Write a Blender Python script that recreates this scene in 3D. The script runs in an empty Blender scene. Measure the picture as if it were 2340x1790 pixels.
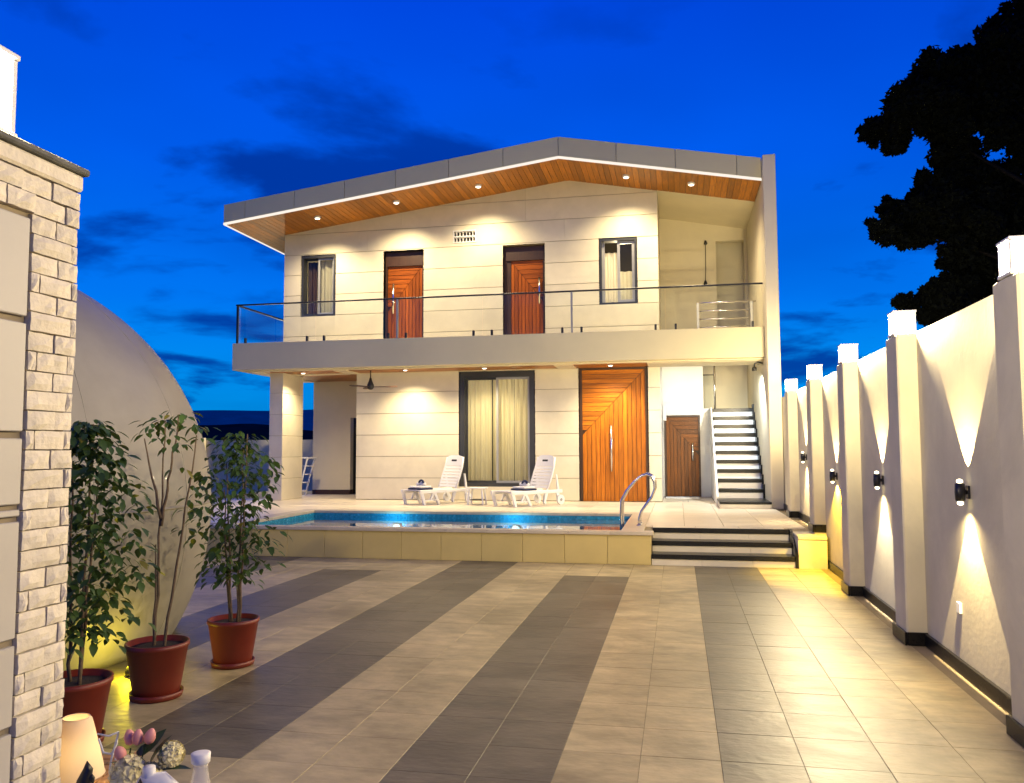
import bpy, math, random
import numpy as np
from mathutils import Vector, Matrix

random.seed(7); rng = np.random.default_rng(11)
S = bpy.context.scene; COL = S.collection
PI = math.pi

# ------------------------------------------------------------------ camera
cam = bpy.data.cameras.new('camera'); camo = bpy.data.objects.new('camera', cam); COL.objects.link(camo)
cam.sensor_fit = 'HORIZONTAL'; cam.sensor_width = 36.0; cam.lens = 1883.2 / 2340 * 36
cam.clip_start = 0.05; cam.clip_end = 20000
yaw, pitch, roll = [math.radians(a) for a in (11.375, 3.977, -0.25)]
fw = Vector((-math.sin(yaw) * math.cos(pitch), math.cos(yaw) * math.cos(pitch), math.sin(pitch)))
rt = Vector((math.cos(yaw), math.sin(yaw), 0)); up = rt.cross(fw)
cr, sr = math.cos(roll), math.sin(roll)
rt2 = cr * rt + sr * up; up2 = -sr * rt + cr * up
m = Matrix((rt2, up2, -fw)).transposed().to_4x4(); m.translation = (0, 0, 1.6)
camo.matrix_world = m
S.camera = camo
CAM = Vector((0, 0, 1.6))

def in_view(p, mx=0.08):
    q = Vector(p) - CAM; d = q.dot(fw)
    if d < 0.3: return False
    x = q.dot(rt2) / d * 1883.2 / 1170; y = q.dot(up2) / d * 1883.2 / 895
    return abs(x) < 1 + mx and abs(y) < 1 + mx

# ------------------------------------------------------------------ sky / exposure
W = bpy.data.worlds.new('World'); S.world = W; W.use_nodes = True
nt = W.node_tree; nt.nodes.clear()
def wn(t, **k):
    n = nt.nodes.new(t)
    for a, b in k.items(): setattr(n, a, b)
    return n
L_ = nt.links.new
tc = wn('ShaderNodeTexCoord'); sep = wn('ShaderNodeSeparateXYZ'); L_(tc.outputs['Generated'], sep.inputs[0])
ramp = wn('ShaderNodeValToRGB'); L_(sep.outputs['Z'], ramp.inputs[0])
els = [(0.0, (0.000, 0.34, 0.82)), (0.06, (0.0, 0.30, 0.87)), (0.17, (0.0, 0.185, 0.90)), (0.32, (0.0, 0.118, 0.90)), (0.52, (0.0, 0.060, 0.80)), (0.72, (0.0, 0.026, 0.36)), (1.0, (0.0, 0.012, 0.19))]
e = ramp.color_ramp.elements
e[0].position = els[0][0]; e[0].color = (*els[0][1], 1); e[1].position = 1; e[1].color = (*els[-1][1], 1)
for p_, c_ in els[1:-1]:
    k = e.new(p_); k.color = (*c_, 1)
# clouds on a flat layer overhead: direction / (height + small)
ad = wn('ShaderNodeMath', operation='ADD'); ad.inputs[1].default_value = 0.16; L_(sep.outputs['Z'], ad.inputs[0])
mxz = wn('ShaderNodeMath', operation='MAXIMUM'); mxz.inputs[1].default_value = 0.05; L_(ad.outputs[0], mxz.inputs[0])
dx = wn('ShaderNodeMath', operation='DIVIDE'); L_(sep.outputs['X'], dx.inputs[0]); L_(mxz.outputs[0], dx.inputs[1])
dy = wn('ShaderNodeMath', operation='DIVIDE'); L_(sep.outputs['Y'], dy.inputs[0]); L_(mxz.outputs[0], dy.inputs[1])
cmb = wn('ShaderNodeCombineXYZ'); L_(dx.outputs[0], cmb.inputs[0]); L_(dy.outputs[0], cmb.inputs[1]); cmb.inputs[2].default_value = 0.4
nz = wn('ShaderNodeTexNoise'); nz.inputs['Scale'].default_value = 1.35; nz.inputs['Detail'].default_value = 7; nz.inputs['Roughness'].default_value = 0.55; nz.inputs['Distortion'].default_value = 0.25
L_(cmb.outputs[0], nz.inputs['Vector'])
mr = wn('ShaderNodeMapRange', interpolation_type='SMOOTHSTEP'); mr.inputs[1].default_value = 0.48; mr.inputs[2].default_value = 0.63; L_(nz.outputs['Fac'], mr.inputs[0])
fade = wn('ShaderNodeMapRange', interpolation_type='SMOOTHSTEP'); fade.inputs[1].default_value = 0.62; fade.inputs[2].default_value = 0.30; L_(sep.outputs['Z'], fade.inputs[0])
mul = wn('ShaderNodeMath', operation='MULTIPLY'); L_(mr.outputs[0], mul.inputs[0]); L_(fade.outputs[0], mul.inputs[1])
nz2 = wn('ShaderNodeTexNoise'); nz2.inputs['Scale'].default_value = 0.55; nz2.inputs['Detail'].default_value = 4; L_(cmb.outputs[0], nz2.inputs['Vector'])
mr2 = wn('ShaderNodeMapRange', interpolation_type='SMOOTHSTEP'); mr2.inputs[1].default_value = 0.42; mr2.inputs[2].default_value = 0.68; mr2.inputs[4].default_value = 0.32; L_(nz2.outputs['Fac'], mr2.inputs[0])
mxm = wn('ShaderNodeMath', operation='MAXIMUM'); L_(mul.outputs[0], mxm.inputs[0]); L_(mr2.outputs[0], mxm.inputs[1])
mu2 = wn('ShaderNodeMath', operation='MULTIPLY'); L_(mxm.outputs[0], mu2.inputs[0]); mu2.inputs[1].default_value = 0.88
mixc = wn('ShaderNodeMix', data_type='RGBA'); L_(mu2.outputs[0], mixc.inputs['Factor']); L_(ramp.outputs[0], mixc.inputs['A'])
mixc.inputs['B'].default_value = (0.0, 0.028, 0.30, 1)
bg = wn('ShaderNodeBackground'); bg.inputs['Strength'].default_value = 0.80; L_(mixc.outputs['Result'], bg.inputs['Color'])
wo = wn('ShaderNodeOutputWorld'); L_(bg.outputs[0], wo.inputs['Surface'])
S.view_settings.view_transform = 'Standard'; S.view_settings.look = 'None'
S.view_settings.exposure = 0.32; S.view_settings.gamma = 1.0; S.view_settings.use_curve_mapping = False
cy = S.cycles
cy.use_denoising = True; cy.denoiser = 'OPENIMAGEDENOISE'
cy.max_bounces = 7; cy.diffuse_bounces = 3; cy.glossy_bounces = 3; cy.transmission_bounces = 4; cy.transparent_max_bounces = 12
cy.sample_clamp_indirect = 4.0; cy.caustics_refractive = False; cy.caustics_reflective = False
WARM = (1.0, 0.80, 0.47); SOFT = (1.0, 0.83, 0.58); COOL = (0.88, 0.98, 1.0); YEL = (1.0, 0.64, 0.03); LANT = (1.0, 0.83, 0.52)

# ------------------------------------------------------------------ materials
class NT:
    def __init__(s, name):
        s.m = bpy.data.materials.new(name); s.m.use_nodes = True; s.t = s.m.node_tree; s.t.nodes.clear()
        s.out = s.n('ShaderNodeOutputMaterial')
    def n(s, t, **k):
        x = s.t.nodes.new(t)
        for a, b in k.items(): setattr(x, a, b)
        return x
    def l(s, a, b): s.t.links.new(a, b)

def mat(name, col, rough=0.6, var=0.15, vscale=3.0, bump=0.0, bscale=40, metal=0.0, tone=0.0, coat=0.0, spec=0.5, stretch=None, stain=0.0, col2=None):
    """diffuse paint/stone with noise variation, optional per-object tone, grain bands and bump"""
    N = NT(name); b = N.n('ShaderNodeBsdfPrincipled'); N.l(b.outputs[0], N.out.inputs[0])
    t = N.n('ShaderNodeTexCoord'); v = t.outputs['Object']
    oi = N.n('ShaderNodeObjectInfo')
    off = N.n('ShaderNodeVectorMath', operation='SCALE'); off.inputs['Scale'].default_value = 1.0
    cx = N.n('ShaderNodeCombineXYZ'); mm = N.n('ShaderNodeMath', operation='MULTIPLY'); mm.inputs[1].default_value = 37.0
    N.l(oi.outputs['Random'], mm.inputs[0])
    for i in range(3): N.l(mm.outputs[0], cx.inputs[i])
    av = N.n('ShaderNodeVectorMath', operation='ADD'); N.l(v, av.inputs[0]); N.l(cx.outputs[0], av.inputs[1])
    vec = av.outputs[0]
    if stretch:
        sc = N.n('ShaderNodeVectorMath', operation='MULTIPLY'); sc.inputs[1].default_value = stretch
        N.l(vec, sc.inputs[0]); vec = sc.outputs[0]
    ns = N.n('ShaderNodeTexNoise'); ns.inputs['Scale'].default_value = vscale; ns.inputs['Detail'].default_value = 6; ns.inputs['Roughness'].default_value = 0.6
    N.l(vec, ns.inputs['Vector'])
    fac = ns.outputs['Fac']
    c1 = [c * (1 - var) for c in col]; c2 = list(col2) if col2 else [min(1, c * (1 + var)) for c in col]
    rp = N.n('ShaderNodeValToRGB'); rp.color_ramp.elements[0].position = 0.33; rp.color_ramp.elements[1].position = 0.67
    rp.color_ramp.elements[0].color = (*c1, 1); rp.color_ramp.elements[1].color = (*c2, 1)
    N.l(fac, rp.inputs[0]); csock = rp.outputs[0]
    if tone:
        mr_ = N.n('ShaderNodeMapRange'); mr_.inputs[3].default_value = 1 - tone; mr_.inputs[4].default_value = 1 + tone
        N.l(oi.outputs['Random'], mr_.inputs[0])
        mx = N.n('ShaderNodeVectorMath', operation='SCALE'); N.l(csock, mx.inputs[0]); N.l(mr_.outputs[0], mx.inputs['Scale']); csock = mx.outputs[0]
    if stain:
        ge = N.n('ShaderNodeNewGeometry'); n2 = N.n('ShaderNodeTexNoise'); n2.inputs['Scale'].default_value = 0.9; n2.inputs['Detail'].default_value = 8; n2.inputs['Roughness'].default_value = 0.68; n2.inputs['Distortion'].default_value = 0.6
        N.l(ge.outputs['Position'], n2.inputs['Vector'])
        m2 = N.n('ShaderNodeMapRange', interpolation_type='SMOOTHSTEP'); m2.inputs[1].default_value = 0.36; m2.inputs[2].default_value = 0.62; m2.inputs[3].default_value = 1 - stain; m2.inputs[4].default_value = 1.0; N.l(n2.outputs['Fac'], m2.inputs[0])
        s2 = N.n('ShaderNodeVectorMath', operation='SCALE'); N.l(csock, s2.inputs[0]); N.l(m2.outputs[0], s2.inputs['Scale']); csock = s2.outputs[0]
    N.l(csock, b.inputs['Base Color'])
    b.inputs['Roughness'].default_value = rough; b.inputs['Metallic'].default_value = metal
    b.inputs['Coat Weight'].default_value = coat; b.inputs['Specular IOR Level'].default_value = spec
    rr = N.n('ShaderNodeMapRange'); rr.inputs[3].default_value = max(0.02, rough - 0.1); rr.inputs[4].default_value = min(1, rough + 0.1)
    N.l(fac, rr.inputs[0]); N.l(rr.outputs[0], b.inputs['Roughness'])
    if bump:
        nb = N.n('ShaderNodeTexNoise'); nb.inputs['Scale'].default_value = bscale; nb.inputs['Detail'].default_value = 5
        N.l(vec, nb.inputs['Vector'])
        bp = N.n('ShaderNodeBump'); bp.inputs['Strength'].default_value = bump; bp.inputs['Distance'].default_value = 0.01
        N.l(nb.outputs['Fac'], bp.inputs['Height']); N.l(bp.outputs[0], b.inputs['Normal'])
    return N.m

def emis(name, col, s):
    N = NT(name); b = N.n('ShaderNodeEmission'); b.inputs[0].default_value = (*col, 1); b.inputs[1].default_value = s
    N.l(b.outputs[0], N.out.inputs[0]); return N.m

def glassy(name, tint, ior=1.45, rough=0.0, bump=0.0, bscale=6):
    """thin clear sheet: Fresnel mix of see-through and mirror"""
    N = NT(name); ge = N.n('ShaderNodeNewGeometry'); f0 = ((ior - 1) / (ior + 1)) ** 2
    tr = N.n('ShaderNodeBsdfTransparent'); tr.inputs[0].default_value = (*tint, 1)
    g = N.n('ShaderNodeBsdfGlossy'); g.inputs['Roughness'].default_value = rough; g.inputs[0].default_value = (1, 1, 1, 1)
    dt = N.n('ShaderNodeVectorMath', operation='DOT_PRODUCT'); N.l(ge.outputs['Incoming'], dt.inputs[0]); N.l(ge.outputs['Normal'], dt.inputs[1])
    ab = N.n('ShaderNodeMath', operation='ABSOLUTE'); N.l(dt.outputs['Value'], ab.inputs[0])
    sb = N.n('ShaderNodeMath', operation='SUBTRACT', use_clamp=True); sb.inputs[0].default_value = 1.0; N.l(ab.outputs[0], sb.inputs[1])
    pw = N.n('ShaderNodeMath', operation='POWER'); pw.inputs[1].default_value = 5.0; N.l(sb.outputs[0], pw.inputs[0])
    f = N.n('ShaderNodeMath', operation='MULTIPLY_ADD'); f.inputs[1].default_value = 1 - f0; f.inputs[2].default_value = f0; N.l(pw.outputs[0], f.inputs[0])
    mx = N.n('ShaderNodeMixShader'); N.l(f.outputs[0], mx.inputs[0]); N.l(tr.outputs[0], mx.inputs[1]); N.l(g.outputs[0], mx.inputs[2]); N.l(mx.outputs[0], N.out.inputs[0])
    if bump:
        t = N.n('ShaderNodeTexCoord'); nb = N.n('ShaderNodeTexNoise'); nb.inputs['Scale'].default_value = bscale; nb.inputs['Detail'].default_value = 2
        N.l(t.outputs['Object'], nb.inputs['Vector']); bp = N.n('ShaderNodeBump'); bp.inputs['Strength'].default_value = bump; bp.inputs['Distance'].default_value = 0.01
        N.l(nb.outputs['Fac'], bp.inputs['Height']); N.l(bp.outputs[0], g.inputs['Normal'])
    return N.m

M = {}
M['clad'] = mat('cream_cladding', (0.71, 0.65, 0.49), 0.5, 0.05, 2.2, 0.10, 40, stain=0.06, tone=0.035)
M['joint'] = mat('cladding_backing', (0.30, 0.25, 0.16), 0.8, 0.1)
M['plaster'] = mat('cream_plaster', (0.68, 0.61, 0.43), 0.65, 0.04, 1.6, 0.06, 50)
M['white'] = mat('white_paint', (0.78, 0.77, 0.74), 0.55, 0.03, 2.0, 0.05, 40)
M['wallw'] = mat('boundary_render', (0.70, 0.64, 0.45), 0.72, 0.08, 1.3, 0.14, 22, stain=0.12)
M['slab'] = mat('grey_render', (0.64, 0.575, 0.35), 0.6, 0.05, 0.9, 0.05, 60)
M['fascia'] = mat('grey_metal_panel', (0.60, 0.54, 0.30), 0.45, 0.03, 1.2, tone=0.03)
M['roof'] = mat('roof_sheet', (0.25, 0.25, 0.25), 0.6)
M['trim_glow'] = emis('glowing_roof_trim', (1.0, 0.90, 0.78), 0.85)  # plain white roof trim; its bright look is put in as emission
WOODC = (0.42, 0.120, 0.004)
M['woodz'] = mat('door_wood_upright', WOODC, 0.42, 0.30, 4, 0.12, 30, stretch=(7, 7, 0.5), tone=0.22, spec=0.3, col2=(0.54, 0.17, 0.007))
M['woodx'] = mat('door_wood_level', WOODC, 0.42, 0.30, 4, 0.12, 30, stretch=(0.5, 7, 7), tone=0.22, spec=0.3, col2=(0.54, 0.17, 0.007))
M['bdz'] = mat('balcony_door_upright', (0.30, 0.072, 0.003), 0.42, 0.28, 4, 0.12, 30, stretch=(7, 7, 0.5), tone=0.2, spec=0.3); M['bdx'] = mat('balcony_door_level', (0.30, 0.072, 0.003), 0.42, 0.28, 4, 0.12, 30, stretch=(0.5, 7, 7), tone=0.2, spec=0.3)
M['storez'] = mat('store_door_upright', (0.15, 0.045, 0.004), 0.42, 0.3, 4, 0.12, 30, stretch=(7, 7, 0.5), tone=0.28, spec=0.3); M['storex'] = mat('store_door_level', (0.15, 0.045, 0.004), 0.42, 0.3, 4, 0.12, 30, stretch=(0.5, 7, 7), tone=0.28, spec=0.3)
M['soffit'] = mat('soffit_wood', (0.36, 0.130, 0.008), 0.5, 0.30, 5, 0.1, 30, stretch=(9, 0.6, 9), tone=0.30)
M['soffitx'] = mat('soffit_wood_long', (0.34, 0.135, 0.028), 0.45, 0.35, 5, 0.1, 30, stretch=(0.6, 9, 9), tone=0.2)
M['woodd'] = mat('dark_stained_wood', (0.045, 0.018, 0.007), 0.5, 0.3, 6, 0.1, 30, stretch=(9, 9, 0.7), tone=0.1)
M['woodt'] = mat('table_wood', (0.42, 0.22, 0.07), 0.45, 0.25, 6, 0.1, 30, stretch=(0.7, 9, 9), tone=0.12)
M['frame'] = mat('dark_aluminium', (0.045, 0.047, 0.05), 0.4, 0.1, metal=0.3)
M['framel'] = mat('grey_aluminium', (0.32, 0.32, 0.32), 0.4, 0.06, metal=0.2)
M['curtain'] = mat('beige_curtain', (0.62, 0.52, 0.30), 0.85, 0.08, 8, stretch=(6, 6, 0.4))
M['curtainw'] = mat('pale_curtain', (0.62, 0.58, 0.48), 0.85, 0.1, 8, stretch=(6, 6, 0.4))
def cloth(name, c, tr):
    N = NT(name); d = N.n('ShaderNodeBsdfDiffuse'); d.inputs[0].default_value = (*c, 1); t = N.n('ShaderNodeBsdfTranslucent'); t.inputs[0].default_value = (*c, 1); mx = N.n('ShaderNodeMixShader'); mx.inputs[0].default_value = tr
    N.l(d.outputs[0], mx.inputs[1]); N.l(t.outputs[0], mx.inputs[2]); N.l(mx.outputs[0], N.out.inputs[0]); return N.m
M['curtain'] = cloth('beige_curtain', (0.70, 0.64, 0.46), 0.3); M['curtainw'] = cloth('pale_curtain', (0.66, 0.62, 0.52), 0.4)
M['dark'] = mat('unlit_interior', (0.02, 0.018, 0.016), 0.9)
M['glass'] = glassy('window_glass', (0.92, 0.93, 0.91), 1.28)
M['bglass'] = glassy('balcony_glass', (0.97, 0.985, 0.975), 1.25)
M['chrome'] = mat('brushed_steel', (0.72, 0.70, 0.68), 0.18, 0.03, metal=1.0)
M['steel'] = mat('dull_steel', (0.55, 0.53, 0.48), 0.45, 0.05, metal=0.6)
M['black'] = mat('black_metal', (0.015, 0.015, 0.016), 0.4, 0.1)
M['granite'] = mat('black_granite', (0.005, 0.005, 0.005), 0.30, 0.4, 60, spec=0.25, col2=(0.014, 0.014, 0.014))
M['riser'] = mat('cream_riser', (0.66, 0.61, 0.50), 0.4, 0.06, 3)
M['tlight'] = mat('light_floor_tile', (0.50, 0.415, 0.225), 0.44, 0.24, 3.2, 0.3, 14, spec=0.4, stain=0.30, tone=0.08, stretch=(1, 1.8, 1))
M['tdark'] = mat('dark_floor_tile', (0.165, 0.145, 0.095), 0.44, 0.26, 3.4, 0.35, 14, spec=0.4, stain=0.30, tone=0.12, stretch=(1, 1.8, 1))
M['grout'] = mat('tile_grout', (0.25, 0.20, 0.12), 0.8)
M['dtile'] = mat('deck_tile', (0.66, 0.58, 0.45), 0.35, 0.08, 2.5, 0.06, 20, tone=0.07)
M['front'] = mat('pool_front_panel', (0.56, 0.45, 0.17), 0.5, 0.06, 2.0, 0.06, 40, tone=0.03)
M['coping'] = mat('coping_stone', (0.50, 0.44, 0.34), 0.4, 0.1, 4, 0.05, 30, tone=0.03)
M['stone'] = mat('split_face_stone', (0.70, 0.63, 0.49), 0.8, 0.10, 14, 0.5, 45, tone=0.07)
M['mortar'] = mat('stone_mortar', (0.26, 0.21, 0.14), 0.9)
M['smooth'] = mat('smooth_panel', (0.48, 0.45, 0.39), 0.5, 0.05, 2.0, 0.05, 30)
M['cap'] = mat('dark_coping_slate', (0.10, 0.10, 0.09), 0.7, 0.4, 12, 0.5, 30)
M['terra'] = mat('terracotta_plastic', (0.155, 0.020, 0.009), 0.45, 0.1, 5)
M['soil'] = mat('potting_soil', (0.03, 0.02, 0.014), 0.95, 0.3, 40, 0.8, 60)
M['bark'] = mat('stem_bark', (0.11, 0.075, 0.045), 0.8, 0.3, 30, 0.3, 60)
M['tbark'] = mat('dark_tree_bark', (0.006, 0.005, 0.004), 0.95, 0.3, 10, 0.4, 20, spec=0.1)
M['dome'] = mat('white_dome_shell', (0.27, 0.255, 0.215), 0.42, 0.13, 1.5, 0.05, 5, coat=0.08, spec=0.35)
M['plastic'] = mat('white_plastic', (0.80, 0.79, 0.76), 0.4, 0.02)
M['navy'] = mat('navy_cloth', (0.012, 0.02, 0.07), 0.9, 0.2, 20)
M['towel'] = mat('white_towel', (0.78, 0.77, 0.76), 0.95, 0.05, 30, 0.4, 120)
M['pooltile'] = mat('pool_mosaic', (0.02, 0.24, 0.42), 0.25, 0.35, 24, tone=0.2)
M['hill1'] = mat('far_hill_scrub', (0.26, 0.27, 0.26), 1.0, 0.15, 0.01, spec=0.0)
M['hill2'] = mat('near_hill_scrub', (0.03, 0.035, 0.03), 1.0, 0.25, 0.02, spec=0.0)
M['ground'] = mat('bare_ground', (0.10, 0.085, 0.06), 0.95, 0.3, 0.5)
M['ceramic'] = mat('white_ceramic', (0.80, 0.78, 0.74), 0.5, 0.03)
M['gold'] = mat('gold_glaze', (0.55, 0.36, 0.10), 0.35, 0.1, metal=0.6)
M['petalw'] = mat('cream_petals', (0.82, 0.74, 0.40), 0.8, 0.12, 30)
M['petalp'] = mat('pink_petals', (0.72, 0.30, 0.27), 0.6, 0.15, 20, tone=0.12)
M['shadef'] = None
def leafmat(name, c, tr=0.25, tone=0.35, rough=0.42, spec=0.5):
    N = NT(name); b = N.n('ShaderNodeBsdfPrincipled'); t = N.n('ShaderNodeBsdfTranslucent'); mx = N.n('ShaderNodeMixShader'); mx.inputs[0].default_value = tr
    oi = N.n('ShaderNodeObjectInfo'); geo = N.n('ShaderNodeNewGeometry')
    a = N.n('ShaderNodeMath', operation='ADD'); N.l(oi.outputs['Random'], a.inputs[0]); N.l(geo.outputs['Random Per Island'], a.inputs[1])
    mr_ = N.n('ShaderNodeMapRange'); mr_.inputs[2].default_value = 2; mr_.inputs[3].default_value = 1 - tone; mr_.inputs[4].default_value = 1 + tone; N.l(a.outputs[0], mr_.inputs[0])
    sc = N.n('ShaderNodeVectorMath', operation='SCALE'); sc.inputs[0].default_value = c; N.l(mr_.outputs[0], sc.inputs['Scale'])
    N.l(sc.outputs[0], b.inputs['Base Color']); N.l(sc.outputs[0], t.inputs[0]); b.inputs['Roughness'].default_value = rough; b.inputs['Specular IOR Level'].default_value = spec
    N.l(b.outputs[0], mx.inputs[1]); N.l(t.outputs[0], mx.inputs[2]); N.l(mx.outputs[0], N.out.inputs[0]); return N.m
M['leaf'] = leafmat('pot_plant_leaf', (0.055, 0.105, 0.020))
M['leafy'] = leafmat('yellowing_leaf', (0.16, 0.15, 0.02))
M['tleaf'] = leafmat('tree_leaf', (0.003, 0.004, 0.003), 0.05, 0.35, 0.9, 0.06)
M['tleaf2'] = leafmat('dark_green_leaf', (0.02, 0.045, 0.015), 0.2)
def shade_mat():
    N = NT('lamp_shade_linen'); d = N.n('ShaderNodeBsdfDiffuse'); d.inputs[0].default_value = (0.80, 0.66, 0.46, 1)
    t = N.n('ShaderNodeBsdfTranslucent'); t.inputs[0].default_value = (0.85, 0.66, 0.40, 1); mx = N.n('ShaderNodeMixShader'); mx.inputs[0].default_value = 0.17
    N.l(d.outputs[0], mx.inputs[1]); N.l(t.outputs[0], mx.inputs[2]); N.l(mx.outputs[0], N.out.inputs[0]); return N.m
M['shadef'] = shade_mat()
def lantern_mat():
    N = NT('lantern_diffuser'); t = N.n('ShaderNodeBsdfTransparent'); t.inputs[0].default_value = (1, .96, .88, 1); b = N.n('ShaderNodeEmission'); b.inputs[0].default_value = (1.0, 0.90, 0.72, 1); b.inputs[1].default_value = 8.0
    mx = N.n('ShaderNodeMixShader'); mx.inputs[0].default_value = 0.6; N.l(t.outputs[0], mx.inputs[1]); N.l(b.outputs[0], mx.inputs[2]); N.l(mx.outputs[0], N.out.inputs[0]); return N.m
M['lantern'] = lantern_mat()
M['spotface'] = emis('downlight_face', (1.0, 0.90, 0.72), 6.0)
M['poolem'] = emis('pool_light_lens', (0.75, 0.95, 1.0), 4.0)
M['lensem'] = emis('sconce_lens', (1.0, 0.85, 0.55), 4.0)
M['water'] = glassy('pool_water', (0.55, 0.86, 0.95), 1.33, 0.02, 0.10, 5)
def zebra():
    N = NT('striped_cushion_cloth'); b = N.n('ShaderNodeBsdfPrincipled'); N.l(b.outputs[0], N.out.inputs[0]); b.inputs['Roughness'].default_value = 0.9
    t = N.n('ShaderNodeTexCoord'); w = N.n('ShaderNodeTexWave'); w.inputs['Scale'].default_value = 9; w.inputs['Distortion'].default_value = 5; w.inputs['Detail'].default_value = 1
    N.l(t.outputs['Object'], w.inputs['Vector']); r = N.n('ShaderNodeValToRGB'); r.color_ramp.interpolation = 'CONSTANT'
    r.color_ramp.elements[0].color = (0.015, 0.012, 0.01, 1); r.color_ramp.elements[1].position = 0.55; r.color_ramp.elements[1].color = (0.7, 0.66, 0.6, 1)
    N.l(w.outputs[0], r.inputs[0]); N.l(r.outputs[0], b.inputs['Base Color']); return N.m
M['zebra'] = zebra()

# ------------------------------------------------------------------ mesh helpers
class MB:
    def __init__(s): s.v = []; s.f = []
    def add(s, vs, fs):
        o = len(s.v); s.v += [tuple(p) for p in vs]; s.f += [tuple(i + o for i in f) for f in fs]; return s
    def box(s, x0, x1, y0, y1, z0, z1):
        return s.add([(x0, y0, z0), (x1, y0, z0), (x1, y1, z0), (x0, y1, z0), (x0, y0, z1), (x1, y0, z1), (x1, y1, z1), (x0, y1, z1)],
                     [(0, 3, 2, 1), (4, 5, 6, 7), (0, 1, 5, 4), (1, 2, 6, 5), (2, 3, 7, 6), (3, 0, 4, 7)])
    def cbox(s, x0, x1, y0, y1, z0, z1, b):
        """box with chamfered edges"""
        b = min(b, (x1 - x0) / 2.2, (y1 - y0) / 2.2, (z1 - z0) / 2.2)
        c = ((x0 + x1) / 2, (y0 + y1) / 2, (z0 + z1) / 2); h = ((x1 - x0) / 2, (y1 - y0) / 2, (z1 - z0) / 2)
        vs = []; idx = {}
        for sx in (-1, 1):
            for sy in (-1, 1):
                for sz in (-1, 1):
                    for ax in range(3):
                        sg = (sx, sy, sz)
                        p = [c[i] + sg[i] * (h[i] if i == ax else h[i] - b) for i in range(3)]
                        idx[(sx, sy, sz, ax)] = len(vs); vs.append(p)
        fs = []
        for ax in range(3):
            o1, o2 = [i for i in range(3) if i != ax]
            for sg in (-1, 1):
                q = []
                for a, bb in ((-1, -1), (1, -1), (1, 1), (-1, 1)):
                    k = [0, 0, 0]; k[ax] = sg; k[o1] = a; k[o2] = bb; q.append(idx[(*k, ax)])
                fs.append(q)
        for ax in range(3):   # edges parallel to ax
            o1, o2 = [i for i in range(3) if i != ax]
            for a in (-1, 1):
                for bb in (-1, 1):
                    q = []
                    for sg, fx in ((-1, o1), (1, o1), (1, o2), (-1, o2)):
                        k = [0, 0, 0]; k[ax] = sg; k[o1] = a; k[o2] = bb; q.append(idx[(*k, fx)])
                    fs.append(q)
        for sx in (-1, 1):
            for sy in (-1, 1):
                for sz in (-1, 1): fs.append([idx[(sx, sy, sz, a)] for a in range(3)])
        V = [Vector(p) for p in vs]; C = Vector(c); out = []
        for f in fs:
            n = (V[f[1]] - V[f[0]]).cross(V[f[2]] - V[f[0]])
            fc = sum((V[i] for i in f), Vector()) / len(f)
            out.append(list(reversed(f)) if n.dot(fc - C) < 0 else f)
        return s.add(vs, out)
    def prism(s, poly, axis, a, b):
        """extrude a 2D polygon: axis 'y' -> poly is (x,z); 'x' -> (y,z); 'z' -> (x,y)"""
        n = len(poly)
        P = {'y': lambda p, t: (p[0], t, p[1]), 'x': lambda p, t: (t, p[0], p[1]), 'z': lambda p, t: (p[0], p[1], t)}[axis]
        vs = [P(p, a) for p in poly] + [P(p, b) for p in poly]
        ar = sum(poly[i][0] * poly[(i + 1) % n][1] - poly[(i + 1) % n][0] * poly[i][1] for i in range(n))
        fs = [list(range(n)), list(range(2 * n - 1, n - 1, -1))] + [[i + n, (i + 1) % n + n, (i + 1) % n, i] for i in range(n)]
        flip = (ar > 0) == (axis != 'y')
        flip = flip if b > a else not flip
        if flip: fs = [list(reversed(f)) for f in fs]
        return s.add(vs, fs)
    def tube(s, pts, r, n=8, cap=True):
        pts = [Vector(p) for p in pts]; rs = r if isinstance(r, (list, tuple)) else [r] * len(pts)
        o = len(s.v); prev = None
        for i, p in enumerate(pts):
            d = (pts[min(i + 1, len(pts) - 1)] - pts[max(i - 1, 0)]).normalized()
            if prev is None:
                a = Vector((0, 0, 1)) if abs(d.z) < 0.9 else Vector((1, 0, 0)); u = d.cross(a).normalized()
            else:
                u = (prev - d * prev.dot(d)).normalized()
            prev = u; w = d.cross(u)
            for k in range(n):
                t = 2 * PI * k / n; s.v.append(tuple(p + (u * math.cos(t) + w * math.sin(t)) * rs[i]))
        for i in range(len(pts) - 1):
            for k in range(n):
                a = o + i * n + k; b = o + i * n + (k + 1) % n
                s.f.append((a, b, b + n, a + n))
        if cap:
            s.f.append(tuple(reversed(range(o, o + n)))); e_ = o + (len(pts) - 1) * n; s.f.append(tuple(range(e_, e_ + n)))
        return s
    def lathe(s, prof, cx=0, cy=0, n=24):
        o = len(s.v)
        for r, z in prof:
            for k in range(n):
                t = 2 * PI * k / n; s.v.append((cx + r * math.cos(t), cy + r * math.sin(t), z))
        for i in range(len(prof) - 1):
            for k in range(n):
                a = o + i * n + k; b = o + i * n + (k + 1) % n; s.f.append((a, b, b + n, a + n))
        s.f.append(tuple(reversed(range(o, o + n)))); e_ = o + (len(prof) - 1) * n; s.f.append(tuple(range(e_, e_ + n)))
        return s

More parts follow.
